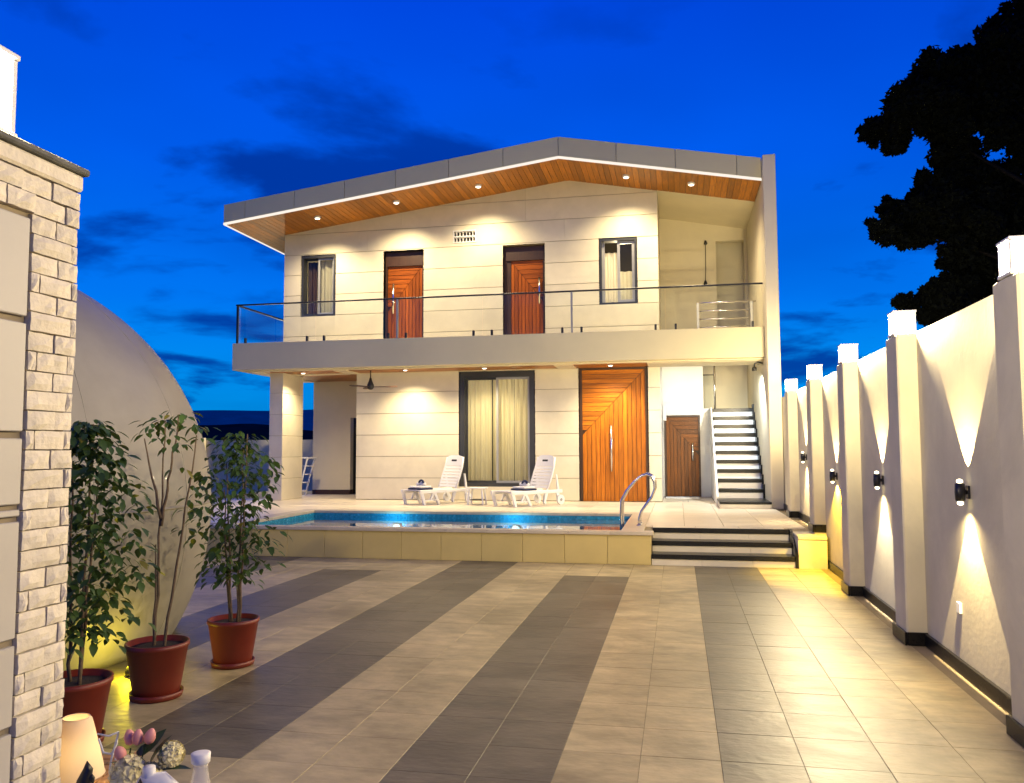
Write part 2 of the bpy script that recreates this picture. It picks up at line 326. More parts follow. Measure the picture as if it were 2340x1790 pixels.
WL = {}
def link(o): COL.objects.link(o); return o
def obj(name, mb, m_, parent=None, smooth=False, kind=None, loc=None, centre=True):
    """one mesh object; mb is in world coordinates (of an unrotated parent)"""
    V = np.array(mb.v, float)
    c = (V.min(0) + V.max(0)) / 2 if centre else np.zeros(3)
    me = bpy.data.meshes.new(name); me.from_pydata((V - c).tolist(), [], mb.f); me.materials.append(m_)
    if smooth: me.polygons.foreach_set('use_smooth', [True] * len(me.polygons))
    me.update()
    return place(name, me, c, parent, kind)
def place(name, me, c, parent=None, kind=None):
    o = link(bpy.data.objects.new(name, me)); c = Vector(c)
    if parent: o.parent = parent; o.location = c - WL[parent.name]
    else: o.location = c
    WL[o.name] = c
    if kind: o['kind'] = kind
    return o
def empty(name, loc, label=None, cat=None, group=None, kind=None, parent=None):
    o = link(bpy.data.objects.new(name, None)); o.empty_display_size = 0.2
    o.location = Vector(loc) - (WL[parent.name] if parent else Vector()); o.parent = parent
    WL[o.name] = Vector(loc); tag(o, label, cat, group, kind); return o
def tag(o, label=None, cat=None, group=None, kind=None):
    for k, v in (('label', label), ('category', cat), ('group', group), ('kind', kind)):
        if v: o[k] = v
    return o
def copy_tree(o, parent=None):
    c = o.copy(); COL.objects.link(c)
    if parent: c.parent = parent
    WL[c.name] = WL.get(o.name, Vector())
    for ch in list(o.children): copy_tree(ch, c)
    return c
def lamp(kind, loc, power, col, parent=None, direction=None, angle=60, blend=0.3, radius=0.03):
    l = bpy.data.lights.new('lamp_light', kind); l.energy = power; l.color = col; l.shadow_soft_size = radius
    o = link(bpy.data.objects.new('lamp_light', l))
    if kind == 'SPOT': l.spot_size = math.radians(angle); l.spot_blend = blend
    o.location = Vector(loc) - (WL[parent.name] if parent else Vector())
    if parent: o.parent = parent
    if direction is not None: o.rotation_euler = Vector(direction).to_track_quat('-Z', 'Y').to_euler()
    return o
def clip(poly, a, b, c):
    """keep the part of a 2D polygon where a*x + b*z <= c"""
    out = []
    for i in range(len(poly)):
        p, q = poly[i], poly[(i + 1) % len(poly)]
        dp = a * p[0] + b * p[1] - c; dq = a * q[0] + b * q[1] - c
        if dp <= 0: out.append(p)
        if (dp < 0 < dq) or (dq < 0 < dp):
            t = dp / (dp - dq); out.append((p[0] + t * (q[0] - p[0]), p[1] + t * (q[1] - p[1])))
    return out

# ================================================================== GROUND AND PAVING
obj('ground', MB().box(-3000, 3000, -200, 6000, -0.6, -0.05), M['ground'], kind='structure')
paving = obj('courtyard_paving', MB().box(-12, 1.95, -3.0, 11.62, -0.05, -0.004), M['grout'], kind='structure')
XE = [1.00 - 0.4075 * k for k in range(-2, 22)]      # column edges, two columns to a strip
TW, TL = 0.4075, 0.43
tiles = []
for i in range(-2, 21):
    x1 = 1.00 - 0.4075 * i; x0 = x1 - 0.4075
    x1 = min(x1, 1.92)
    strip = math.floor(i / 2)                        # strip 0 = dark 0.18..1.0
    for j in range(-8, 20):
        y0 = 3.61 + TL * j; y1 = y0 + TL
        if y1 > 11.62: y1 = 11.60
        if y1 - y0 < 0.1 or x1 - x0 < 0.05: continue
        dark = (i >= 0) and strip % 2 == 0
        if dark and strip in (2, 6) and y0 > 10.3: dark = False
        if dark and strip == 4 and y0 < 4.0: dark = False
        # strip order from the right: 0 dark, 1 light, 2 dark ... strips 2 and 6 stop a row short
        tiles.append((x0, x1, y0, y1, dark))
vis = [t for t in tiles if in_view(((t[0] + t[1]) / 2, (t[2] + t[3]) / 2, 0), 0.12)]
hid = [t for t in tiles if t not in vis]
vis.sort(key=lambda t: t[3] ** 2 + ((t[0] + t[1]) / 2) ** 2)
cache = {}
def tile_obj(t, mats, par, z1, th=0.02, gap=0.0010, name='tile'):
    x0, x1, y0, y1 = t[:4]; key = (name, round(x1 - x0, 3), round(y1 - y0, 3), mats.name)
    if key not in cache:
        a, b = (x1 - x0) / 2 - gap, (y1 - y0) / 2 - gap
        mb = MB().cbox(-a, a, -b, b, -th, 0, 0.0012)
        me = bpy.data.meshes.new(name); me.from_pydata(mb.v, [], mb.f); me.materials.append(mats); cache[key] = me
    return place(name, cache[key], ((x0 + x1) / 2, (y0 + y1) / 2, z1 + random.uniform(-0.0007, 0.0007)), par)
for t in vis[:298]: tile_obj(t, M['tdark'] if t[4] else M['tlight'], paving, 0.0)
for dk in (True, False):
    mb = MB()
    for t in vis[298:] + hid:
        if t[4] == dk: mb.cbox(t[0] + .0025, t[1] - .0025, t[2] + .0025, t[3] - .0025, -0.02, 0, 0.003)
    o = obj('distant_tiles', mb, M['tdark' if dk else 'tlight'], paving); o['kind'] = 'stuff'

# ================================================================== POOL DECK
ZD = 0.45
PX0, PX1, PY0, PY1 = -6.82, -0.80, 11.76, 14.74
deck = obj('pool_deck', MB().box(-11.5, PX0 - 0.02, 11.66, 22, -0.05, ZD - 0.024).box(PX1 + 0.02, -0.392, 11.66, 22, -0.05, ZD - 0.024)
           .box(-0.392, 1.93, 12.24, 22, -0.05, ZD - 0.024).box(PX0 - 0.02, PX1 + 0.02, PY1 + 0.02, 22, -0.05, ZD - 0.024)
           .box(PX0 - 0.02, PX1 + 0.02, 11.66, PY0 - 0.02, -0.05, ZD - 0.024), M['grout'], kind='structure')
def fill(x0, x1, y0, y1, sx, sy, par, z, m_, name='tile'):
    nx = max(1, round((x1 - x0) / sx)); ny = max(1, round((y1 - y0) / sy))
    for i in range(nx):
        for j in range(ny):
            tile_obj((x0 + (x1 - x0) * i / nx, x0 + (x1 - x0) * (i + 1) / nx, y0 + (y1 - y0) * j / ny, y0 + (y1 - y0) * (j + 1) / ny), m_, par, z, 0.022, 0.003, name)
fill(PX0 - 0.3, PX1 + 0.30, PY1 + 0.30, 18.0, 0.6, 0.6, deck, ZD, M['dtile'])
fill(-10.9, PX0 - 0.3, 12.0, 18.0, 0.75, 0.75, deck, ZD, M['dtile'])
fill(-9.4, -7.3, 18.0, 20.0, 0.7, 0.7, deck, ZD, M['dtile'])
fill(PX1 + 0.30, 1.77, 12.56, 18.0, 0.57, 0.6, deck, ZD, M['dtile'])
fill(-0.36, 0.74, 18.0, 19.9, 0.55, 0.6, deck, ZD, M['dtile'])
fill(-0.39, 1.45, 12.22, 12.56, 0.61, 0.34, deck, ZD, M['dtile'])
# coping slabs round the pool
def coping(x0, x1, y0, y1): 
    nx = max(1, round((x1 - x0) / 0.6)) if x1 - x0 > y1 - y0 else 1
    ny = max(1, round((y1 - y0) / 0.6)) if y1 - y0 > x1 - x0 else 1
    for i in range(nx):
        for j in range(ny):
            a0 = x0 + (x1 - x0) * i / nx; a1 = x0 + (x1 - x0) * (i + 1) / nx; b0 = y0 + (y1 - y0) * j / ny; b1 = y0 + (y1 - y0) * (j + 1) / ny
            obj('coping_slab', MB().cbox(a0 + .001, a1 - .001, b0 + .001, b1 - .001, ZD - 0.045, ZD + 0.002, 0.004), M['coping'], deck)
coping(-11.0, -0.36, 11.56, PY0 + 0.012)
coping(PX0 - 0.30, PX0 + 0.015, PY0 + 0.015, PY1 + 0.30)
coping(PX1 - 0.015, PX1 + 0.30, PY0 + 0.015, PY1 + 0.30)
coping(PX0 + 0.015, PX1 - 0.015, PY1 - 0.015, PY1 + 0.30)
# retaining wall panels under the coping
for k in range(18):
    x1 = -0.392 - 0.6 * k; x0 = x1 - 0.6
    obj('front_panel', MB().cbox(x0 + .002, x1 - .002, 11.60, 11.655, 0.0, 0.403, 0.003), M['front'], deck)
# pool shell, mosaic courses, water, underwater lights
pool = empty('swimming_pool', ((PX0 + PX1) / 2, (PY0 + PY1) / 2, 0.45), 'lit blue tiled swimming pool set in the raised cream deck', 'pool')
bz = -1.1
obj('basin', MB().box(PX0, PX1, PY0, PY1, bz - 0.1, bz).box(PX0 - .02, PX0, PY0, PY1, bz, ZD - .05).box(PX1, PX1 + .02, PY0, PY1, bz, ZD - .05)
    .box(PX0 - .02, PX1 + .02, PY1, PY1 + .02, bz, ZD - .05).box(PX0 - .02, PX1 + .02, PY0 - .02, PY0, bz, ZD - .05), M['pooltile'], pool)
mt = MB()
nx = 100
for i in range(nx):
    for j in range(4):
        a = PX0 + (PX1 - PX0) * i / nx; w_ = (PX1 - PX0) / nx; z1 = ZD - 0.047 - j * 0.06
        mt.box(a + .003, a + w_ - .003, PY1 - 0.008, PY1 - 0.0005, z1 - 0.055, z1)
for j in range(45):
    for k in range(4):
        a = PY0 + (PY1 - PY0 - .01) * j / 45; w_ = (PY1 - PY0 - .01) / 45; z1 = ZD - 0.047 - k * 0.06
        mt.box(PX0 + .0005, PX0 + .008, a + .003, a + w_ - .003, z1 - 0.055, z1)
o = obj('mosaic_band', mt, M['pooltile'], pool); o['kind'] = 'stuff'
water = obj('pool_water', MB().add([(PX0 + .009, PY0 + .002, 0.335), (PX1 - .002, PY0 + .002, 0.335), (PX1 - .002, PY1 - .009, 0.335), (PX0 + .009, PY1 - .009, 0.335)], [(0, 1, 2, 3)]), M['water'], kind='structure')
for x in (-5.15, -2.9):
    pl = obj('pool_light', MB().tube([(x, PY1 - .012, 0.14), (x, PY1 - .05, 0.14)], 0.09, 20), M['steel'], pool, True)
    obj('lens', MB().tube([(x, PY1 - .051, 0.14), (x, PY1 - .06, 0.14)], 0.075, 20), M['poolem'], pl)
    lamp('POINT', (x, PY1 - .2, 0.14), 12, (0.35, 0.85, 1.0), pl, radius=0.05)

# pool hand rail: two chrome arches
pr = empty('pool_handrail', (-0.86, 12.6, 0.45), 'chrome arched handrail at the corner of the pool', 'handrail')
arch = [(-0.86, -0.2), (-0.86, 0.62), (-0.85, 0.82), (-0.77, 0.97), (-0.66, 1.10), (-0.56, 1.185), (-0.47, 1.215), (-0.40, 1.18), (-0.36, 1.10), (-0.355, 1.00), (-0.40, 0.88), (-0.48, 0.77), (-0.56, 0.66), (-0.59, 0.56), (-0.592, 0.45)]
for y in (12.5, 12.9):
    r = obj('rail', MB().tube([(x, y, z) for x, z in arch], 0.021, 10), M['chrome'], pr, True)
    obj('foot_flange', MB().lathe([(0.045, 0.452), (0.045, 0.462), (0.024, 0.47)], -0.592, y, 14), M['chrome'], r, True)

# ================================================================== FRONT STEPS and side block
fs = empty('front_steps', (0.6, 11.6, 0), 'three wide black granite steps with cream risers up to the deck', 'steps')
obj('core', MB().box(-0.385, 1.50, 11.66, 12.24, -0.04, 0.085).box(-0.385, 1.50, 11.95, 12.24, 0.085, 0.235).box(-0.385, 1.50, 12.235, 12.245, 0.235, 0.4), M['riser'], fs)
for k in range(3):
    y = 11.58 + 0.30 * k; z = 0.15 * (k + 1)
    obj('tread', MB().cbox(-0.388, 1.498, y, y + (0.33 if k < 2 else 0.06), z - 0.062, z + (0 if k < 2 else .004), 0.006), M['granite'], fs)
    for a, b in ((-0.386, 0.28), (0.283, 0.95), (0.953, 1.496)):
        obj('riser', MB().cbox(a, b, y + 0.03, y + 0.06, z - 0.152, z - 0.064, 0.002), M['riser'], fs)
obj('side_facing', MB().prism([(11.57, -0.03), (12.30, -0.03), (12.30, 0.46), (12.14, 0.46), (11.57, 0.17)], 'x', 1.50, 1.535), M['granite'], fs)
blk = empty('planter_block', (1.7, 11.7, 0), 'low rendered block lit yellow between the front steps and boundary wall', 'plinth block')
obj('block', MB().cbox(1.537, 1.905, 11.60, 12.30, -0.04, 0.375, 0.006), M['wallw'], blk)
obj('cap', MB().cbox(1.537, 1.905, 11.585, 12.30, 0.378, 0.425, 0.008), M['wallw'], blk)

# ================================================================== HOUSE
house = empty('house', (-3.7, 18, 0.45), 'two storey cream house with glass balcony and shallow gable roof', 'house')
YF = 18.0
PKX, PKZ = -2.33, 7.60
LX, LZ = -9.91, 6.64
RX, RZ = 1.70, 6.85
sl = (PKZ - LZ) / (PKX - LX); sr_ = (RZ - PKZ) / (RX - PKX)
def soff(x): return PKZ + sl * (x - PKX) if x < PKX else PKZ + sr_ * (x - PKX)
openU = [(-8.72, -7.86, 4.74, 6.20), (-6.65, -5.70, 3.95, 6.20), (-3.81, -2.87, 3.95, 6.19), (-1.64, -0.82, 4.75, 6.23), (-4.98, -4.45, 6.31, 6.60)]
openL = [(-4.84, -3.11, 0.76, 3.34), (-2.12, -0.63, 0.45, 3.42)]
def backing(x0, x1, z0, z1, ops, y0, y1):
    """wall core with the openings left out"""
    xs = sorted({x0, x1, *[o[0] for o in ops], *[o[1] for o in ops]}); zs = sorted({z0, z1, *[o[2] for o in ops], *[o[3] for o in ops]})
    mb = MB()
    for a, b in zip(xs, xs[1:]):
        for c, d in zip(zs, zs[1:]):
            mx_, mz = (a + b) / 2, (c + d) / 2
            if c < z0 or d > z1 or any(o[0] < mx_ < o[1] and o[2] < mz < o[3] for o in ops): continue
            poly = [(a, c), (b, c), (b, d), (a, d)]
            mb.prism(poly, 'y', y0, y1)
    return mb
def wall_with_panels(name, x0, x1, z0, z1, ops, course0, slope=False):
    w = obj(name, backing(x0, x1, z0, min(z1, 6.62), ops, YF + 0.022, YF + 0.24), M['joint'], house)
    if slope:
        for a, b in ((x0, PKX), (PKX, x1)):
            obj('gable_core', MB().prism([(a, 6.62), (b, 6.62), (b, soff(b) + .02), (a, soff(a) + .02)], 'y', YF + 0.022, YF + 0.24), M['joint'], w)
    z = course0
    while z < z1:
        za, zb = max(z, z0), min(z + 0.49, z1)
        cuts = sorted({x0, x1, *[o[0] for o in ops if o[2] < zb - .01 and o[3] > za + .01], *[o[1] for o in ops if o[2] < zb - .01 and o[3] > za + .01]})
        for a, b in zip(cuts, cuts[1:]):
            n = max(1, round((b - a) / 2.6))
            for k in range(n):
                p0, p1 = a + (b - a) * k / n, a + (b - a) * (k + 1) / n
                mid = (p0 + p1) / 2
                spans = [(za, zb)]
                for o in ops:
                    if o[0] < mid < o[1] and o[2] < zb - .01 and o[3] > za + .01:
                        ns = []
                        for s0, s1 in spans:
                            if o[2] > s0 + .01: ns.append((s0, o[2]))
                            if o[3] < s1 - .01: ns.append((o[3], s1))
                        spans = ns
                for s0, s1 in spans:
                    g0 = 0.006 if s0 == za else 0; g1 = 0.006 if s1 == zb else 0
                    poly = [(p0 + (.0015 if k else 0), s0 + g0), (p1 - (.0015 if k < n - 1 else 0), s0 + g0), (p1 - (.0015 if k < n - 1 else 0), s1 - g1), (p0 + (.0015 if k else 0), s1 - g1)]
                    if slope:
                        poly = clip(poly, -sl, 1, PKZ - sl * PKX + .02); poly = clip(poly, -sr_, 1, PKZ - sr_ * PKX + .02) if poly else poly
                    if len(poly) < 3: continue
                    area = abs(sum(poly[i][0] * poly[(i + 1) % len(poly)][1] - poly[(i + 1) % len(poly)][0] * poly[i][1] for i in range(len(poly)))) / 2
                    if area < 0.004: continue
                    obj('cladding_panel', MB().prism(poly, 'y', YF, YF + 0.02), M['clad'], w)
        z += 0.49
    return w
wall_with_panels('upper_wall', -9.16, -0.36, 3.95, 7.7, openU, 3.78, True)
wall_with_panels('ground_wall', -7.30, -0.36, 0.45, 3.43, openL, 0.46)
obj('side_wall', MB().box(-9.158, -8.95, YF + .243, 24, 3.95, 6.69), M['plaster'], house)
obj('stair_side_wall', MB().box(-0.55, -0.363, YF + 0.243, 21.0, 3.95, 7.2), M['plaster'], house)
obj('entry_side_wall', MB().box(-0.55, -0.363, YF + 0.243, 19.9, 0.45, 3.4), M['white'], house)
obj('porch_side_wall', MB().box(-7.298, -7.1, YF + .243, 20.0, 0.45, 3.4), M['plaster'], house)
# tall flank wall on the right
obj('flank_wall', MB().cbox(1.70, 1.935, 16.28, 24, 0.44, 7.27, 0.008), M['plaster'], house)
# roof body, fascia panels, edge trim given a glow
obj('roof', MB().prism([(LX + .02, LZ + .03), (PKX, PKZ + .03), (RX - .003, RZ + .03), (RX - .003, RZ + .46), (PKX, PKZ + .43), (LX + .02, LZ + .42)], 'y', 16.60, 24.5), M['roof'], house)
fx = [LX, -9.39, -8.21, -7.03, -5.86, -4.68, -3.50, PKX, -1.14, 0.04, 1.23, 1.697]
for a, b in zip(fx, fx[1:]):
    g = 0.006
    obj('fascia_panel', MB().prism([(a + g, soff(a + g) + .045), (b - g, soff(b - g) + .045), (b - g, soff(b - g) + .45), (a + g, soff(a + g) + .45)], 'y', 16.54, 16.585), M['fascia'], house)
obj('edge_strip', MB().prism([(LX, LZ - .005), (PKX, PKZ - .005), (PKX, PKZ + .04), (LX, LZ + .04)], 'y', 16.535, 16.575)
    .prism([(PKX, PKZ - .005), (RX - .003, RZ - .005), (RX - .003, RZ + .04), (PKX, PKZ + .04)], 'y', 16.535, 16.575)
    .box(LX - .005, LX + .035, 16.577, 24.4, LZ - .005, LZ + .035), M['trim_glow'], house)
sof = obj('soffit', MB().prism([(LX + .05, LZ + .012), (PKX, PKZ + .012), (RX - .01, RZ + .012), (RX - .01, RZ + .027), (PKX, PKZ + .027), (LX + .05, LZ + .027)], 'y', 16.59, 20.2), M['woodd'], house)
npk = 96; w_ = (RX - LX - .05) / npk
for k in range(npk):
    a = LX + .045 + w_ * k; b = a + w_; g = 0.004
    if a < PKX < b: a2, b2 = a, PKX
    y1 = YF if a > -9.2 else 24.3
    if a < -9.2: pass
    za, zb = soff(a + g), soff(b - g)
    obj('plank', MB().prism([(a + g, za - .003), (b - g, zb - .003), (b - g, zb + .011), (a + g, za + .011)], 'y', 16.58, y1 if a < -0.4 else 17.98), M['soffit'], sof)
# plastered ceiling over the stair opening
obj('stair_ceiling', MB().prism([(-0.36, soff(-0.36) - .01), (1.698, RZ - .01), (1.698, RZ + .01), (-0.36, soff(-0.36) + .01)], 'y', 17.985, 20.3), M['plaster'], house)
# upper stair recess
obj('recess_back_wall', MB().box(-0.362, 0.97, 20.2, 20.4, 3.95, 7.3).box(0.97, 1.63, 20.2, 20.4, 6.58, 7.3).box(1.63, 1.698, 20.2, 20.4, 3.95, 7.3), M['plaster'], house)
obj('recess_niche', MB().box(0.9, 1.698, 20.75, 20.9, 3.95, 7.3), M['plaster'], house)
obj('ceiling_beam', MB().box(-0.362, 1.698, 19.0, 19.2, 3.55, 3.94), M['plaster'], house)
# balcony slab
slab = obj('balcony_slab', MB().cbox(-9.77, 1.697, 16.78, 16.98, 3.38, 3.985, 0.006).box(-9.77, -9.57, 16.982, 20.2, 3.38, 3.98)
           .box(-9.568, 1.697, 16.982, YF - .002, 3.50, 3.95).box(-9.568, -7.3, YF, 20.2, 3.50, 3.95).box(-0.36, 1.697, YF, 18.6, 3.50, 3.95), M['slab'], house)
obj('soffit_beam', MB().box(-9.568, -9.25, 16.982, 20.0, 3.345, 3.498).box(-9.248, 1.697, 16.982, 17.12, 3.355, 3.498).box(-7.50, -7.20, 17.122, YF - .002, 3.345, 3.498).box(-9.248, -7.502, 17.86, 18.10, 3.345, 3.498)
    .box(-2.55, -2.16, 17.122, YF - .002, 3.345, 3.498).box(-0.60, 1.697, 17.122, YF - .002, 3.345, 3.498).box(-7.198, -2.552, 17.93, YF - .002, 3.345, 3.498), M['plaster'], house)
for (a, b, c, d) in ((-9.248, -7.502, 17.122, 17.858), (-7.198, -2.552, 17.122, 17.928), (-9.248, -7.302, 18.102, 20.0), (-2.158, -0.602, 17.122, 17.998)):
    n = max(1, round((d - c) / 0.12))
    for k in range(n):
        obj('soffit_plank', MB().box(a, b, c + (d - c) * k / n + .003, c + (d - c) * (k + 1) / n - .003, 3.362, 3.377), M['soffitx'], house)
    obj('soffit_backing', MB().box(a, b, c, d, 3.379, 3.497), M['woodd'], house)
obj('floor_band', MB().box(-7.298, -0.365, YF + .05, 19.9, 3.432, 3.945), M['plaster'], house)
# corner pier, porch wall, back rooms
pier = obj('corner_pier', MB().box(-9.18, -8.90, 17.49, 18.48, 0.44, 3.384), M['joint'], house)
for k in range(6):
    z0, z1 = 0.45 + 0.49 * k, min(0.45 + 0.49 * (k + 1), 3.383)
    obj('pier_panel', MB().cbox(-9.205, -8.875, 17.465, 18.505, z0 + .003, z1 - .003, 0.006), M['clad'], pier)
obj('porch_back_wall', MB().box(-9.30, -8.27, 20.0, 20.2, 0.57, 3.498).box(-8.27, -7.12, 20.0, 20.2, 2.42, 3.498), M['plaster'], house)
obj('skirting', MB().box(-9.30, -8.27, 19.985, 20.2, 0.45, 0.567), M['woodd'], house)
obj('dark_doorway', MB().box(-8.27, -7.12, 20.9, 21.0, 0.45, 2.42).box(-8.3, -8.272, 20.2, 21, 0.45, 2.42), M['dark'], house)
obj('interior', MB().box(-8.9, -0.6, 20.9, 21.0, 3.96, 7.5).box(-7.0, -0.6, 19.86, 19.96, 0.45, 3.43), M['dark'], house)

# ---- wooden doors of nested boards
def plank_door(x0, x1, z0, z1, y, bw, bh, mirror, handle, frame, top=0.0, name='door', leafx=None, wz='woodz', wx='woodx'):
    d = empty(name, ((x0 + x1) / 2, y, z0), parent=house)
    f_ = frame
    obj('frame', MB().box(x0, x0 + f_, y - .06, y + .06, z0, z1).box(x1 - f_, x1, y - .06, y + .06, z0, z1).box(x0 + f_, x1 - f_, y - .06, y + .06, z1 - f_ - top, z1), M['woodd'], d)
    a, b, t = x0 + f_, x1 - f_, z1 - f_ - top
    if leafx: a, b = leafx; obj('frame_panel', MB().box(x0 + f_, a, y - .03, y + .05, z0, t).box(b, x1 - f_, y - .03, y + .05, z0, t), M['woodd'], d)
    obj('leaf_core', MB().box(a, b, y + .012, y + .05, z0, t), M['woodd'], d)
    n = int(round((b - a) / bw)); bw = (b - a) / n; g = 0.005
    X = (lambda x: a + b - x) if mirror else (lambda x: x)
    for k in range(n):
        xo, xi = b - bw * k, b - bw * (k + 1); zo, zi = t - bh * k, t - bh * (k + 1)
        dy = 0.004 * (k % 2)
        up_ = [(xo - g, z0 + .004), (xo - g, zo - g * 2.2), (xi + g, zi - g * 2.2 + g), (xi + g, z0 + .004)]
        obj('plank', MB().prism([(X(x), z) for x, z in up_], 'y', y - .012 - dy, y + .011), M[wz], d)
        if xi - a > 0.03 and zi > z0 + .1:
            lv = [(a + .001, zi + g), (xi, zi + g), (xo - g * 2.2, zo - g), (a + .001, zo - g)]
            obj('plank', MB().prism([(X(x), z) for x, z in lv], 'y', y - .012 - dy, y + .011), M[wx], d)
    hx, h0, h1 = handle
    hd = obj('handle', MB().tube([(hx, y - .07, h0), (hx, y - .07, h1)], 0.024, 10), M['chrome'], d, True)
    obj('mount', MB().tube([(hx, y - .02, h0 + .08), (hx, y - .07, h0 + .08)], 0.011, 8).tube([(hx, y - .02, h1 - .08), (hx, y - .07, h1 - .08)], 0.011, 8), M['chrome'], hd)
    return d
plank_door(-2.118, -0.632, 0.452, 3.384, YF + 0.12, 0.098, 0.102, False, (-1.43, 1.1, 2.1), 0.055, name='main_door')
plank_door(-6.648, -5.702, 3.955, 6.198, YF + 0.16, 0.085, 0.105, False, (-6.45, 4.75, 5.45), 0.05, 0.28, name='balcony_door', wz='bdz', wx='bdx')  # deep dark frame head on both balcony doors paints in the recess shadow
plank_door(-3.808, -2.872, 3.955, 6.188, YF + 0.16, 0.085, 0.105, True, (-3.0, 4.85, 5.45), 0.05, 0.28, name='balcony_door', leafx=(-3.66, -2.925), wz='bdz', wx='bdx')
# plaster reveals of the deep openings
for (a, b, c, d) in openU[:4] + openL:
    obj('reveal', MB().box(a - .012, a, YF + .0, YF + .3, c, d).box(b, b + .012, YF + .0, YF + .3, c, d).box(a - .012, b + .012, YF, YF + .3, d, d + .012), M['frame' if (a > -5 and c < 1) else 'woodd' if c < 4.5 else 'frame'], house)
# small store door and its wall under the stairs
YD = 20.0
obj('store_wall', MB().box(-0.362, -0.32, YD, YD + .2, 0.45, 3.6).box(-0.32, 0.51, YD, YD + .2, 2.38, 3.6).box(0.51, 0.60, YD, YD + .2, 0.45, 3.6).box(0.60, 0.779, YD, YD + .2, 0.45, 2.53), M['white'], house)
plank_door(-0.318, 0.508, 0.462, 2.378, YD + 0.02, 0.082, 0.10, True, (0.33, 1.30, 1.72), 0.04, name='store_door', wz='storez', wx='storex')
mat_ = obj('door_mat', MB().cbox(-0.30, 0.45, 19.2, 19.75, 0.455, 0.47, 0.004), M['towel']); tag(mat_, 'grey door mat on the floor before the small wooden door', 'mat')

# ---- windows
def glazing(w, x0, x1, z0, z1, y, fr, m_):
    s = obj('sash', MB().box(x0, x0 + fr, y - .02, y + .02, z0, z1).box(x1 - fr, x1, y - .02, y + .02, z0, z1).box(x0 + fr, x1 - fr, y - .02, y + .02, z0, z0 + fr).box(x0 + fr, x1 - fr, y - .02, y + .02, z1 - fr, z1), m_, w)
    obj('pane', MB().box(x0 + fr, x1 - fr, y - .003, y + .003, z0 + fr, z1 - fr), M['glass'], s); return s
def curtain(par, x0, x1, z0, z1, y, m_, amp=0.035, wl=0.13):
    mb = MB(); n = int((x1 - x0) / 0.012)
    ph = random.uniform(0, 6)
    for i in range(n + 1):
        x = x0 + (x1 - x0) * i / n
        q = amp * math.sin(ph + 2 * PI * (x - x0) / wl + 0.9 * math.sin(5 * x + ph)) + 0.3 * amp * math.sin(31 * x)
        mb.v += [(x, y + q, z0), (x, y + q * 0.8, z1)]
    for i in range(n): mb.f.append((2 * i, 2 * i + 2, 2 * i + 3, 2 * i + 1))
    return obj('curtain', mb, m_, par, True)
wn_ = empty('sliding_window', (-3.97, YF, 0.76), parent=house)
obj('outer_frame', MB().box(-4.838, -4.72, YF + .01, YF + .2, 0.76, 3.338).box(-3.23, -3.112, YF + .01, YF + .2, 0.76, 3.338).box(-4.72, -3.23, YF + .01, YF + .2, 3.21, 3.338).box(-4.72, -3.23, YF + .01, YF + .2, 0.76, 0.84), M['frame'], wn_)
glazing(wn_, -4.72, -3.96, 0.842, 3.208, YF + .14, 0.05, M['frame']); glazing(wn_, -4.0, -3.23, 0.842, 3.208, YF + .09, 0.05, M['framel'])
curtain(wn_, -4.76, -4.12, 0.80, 3.2, YF + .20, M['curtain']); curtain(wn_, -4.10, -3.62, 0.80, 3.2, YF + .22, M['curtain']); curtain(wn_, -3.60, -3.16, 0.80, 3.2, YF + .20, M['curtain'])
w1 = empty('upper_window', (-8.29, YF, 4.74), parent=house)
obj('outer_frame', MB().box(-8.718, -8.67, YF + .01, YF + .2, 4.74, 6.198).box(-7.91, -7.862, YF + .01, YF + .2, 4.74, 6.198).box(-8.67, -7.91, YF + .01, YF + .2, 6.14, 6.198).box(-8.67, -7.91, YF + .01, YF + .2, 4.74, 4.79), M['frame'], w1)
glazing(w1, -8.67, -8.28, 4.792, 6.138, YF + .13, 0.035, M['frame']); glazing(w1, -8.32, -7.91, 4.792, 6.138, YF + .085, 0.045, M['framel'])
curtain(w1, -8.32, -7.9, 4.76, 6.1, YF + .24, M['curtainw'], 0.03, 0.16); curtain(w1, -8.68, -8.42, 4.76, 6.1, YF + .28, M['woodd'], 0.03, 0.12)
w2 = empty('upper_window', (-1.23, YF, 4.75), parent=house)
obj('outer_frame', MB().box(-1.638, -1.59, YF + .01, YF + .2, 4.75, 6.228).box(-0.87, -0.822, YF + .01, YF + .2, 4.75, 6.228).box(-1.59, -0.87, YF + .01, YF + .2, 6.17, 6.228).box(-1.59, -0.87, YF + .01, YF + .2, 4.75, 4.80), M['frame'], w2)
glazing(w2, -1.25, -0.87, 4.802, 6.168, YF + .085, 0.06, M['framel'])
obj('track', MB().box(-1.59, -1.53, YF + .1, YF + .16, 4.80, 6.17), M['framel'], w2)
curtain(w2, -1.56, -1.26, 4.77, 5.95, YF + .22, M['curtainw'], 0.03, 0.11); curtain(w2, -1.2, -0.88, 4.77, 5.52, YF + .24, M['curtainw'], 0.04, 0.2)
for x_, z_, pw_ in ((-3.95, 2.5, 110), (-1.2, 5.6, 110), (-8.1, 5.4, 16)): lamp('POINT', (x_, 19.5, z_), pw_, WARM, house, radius=0.12)
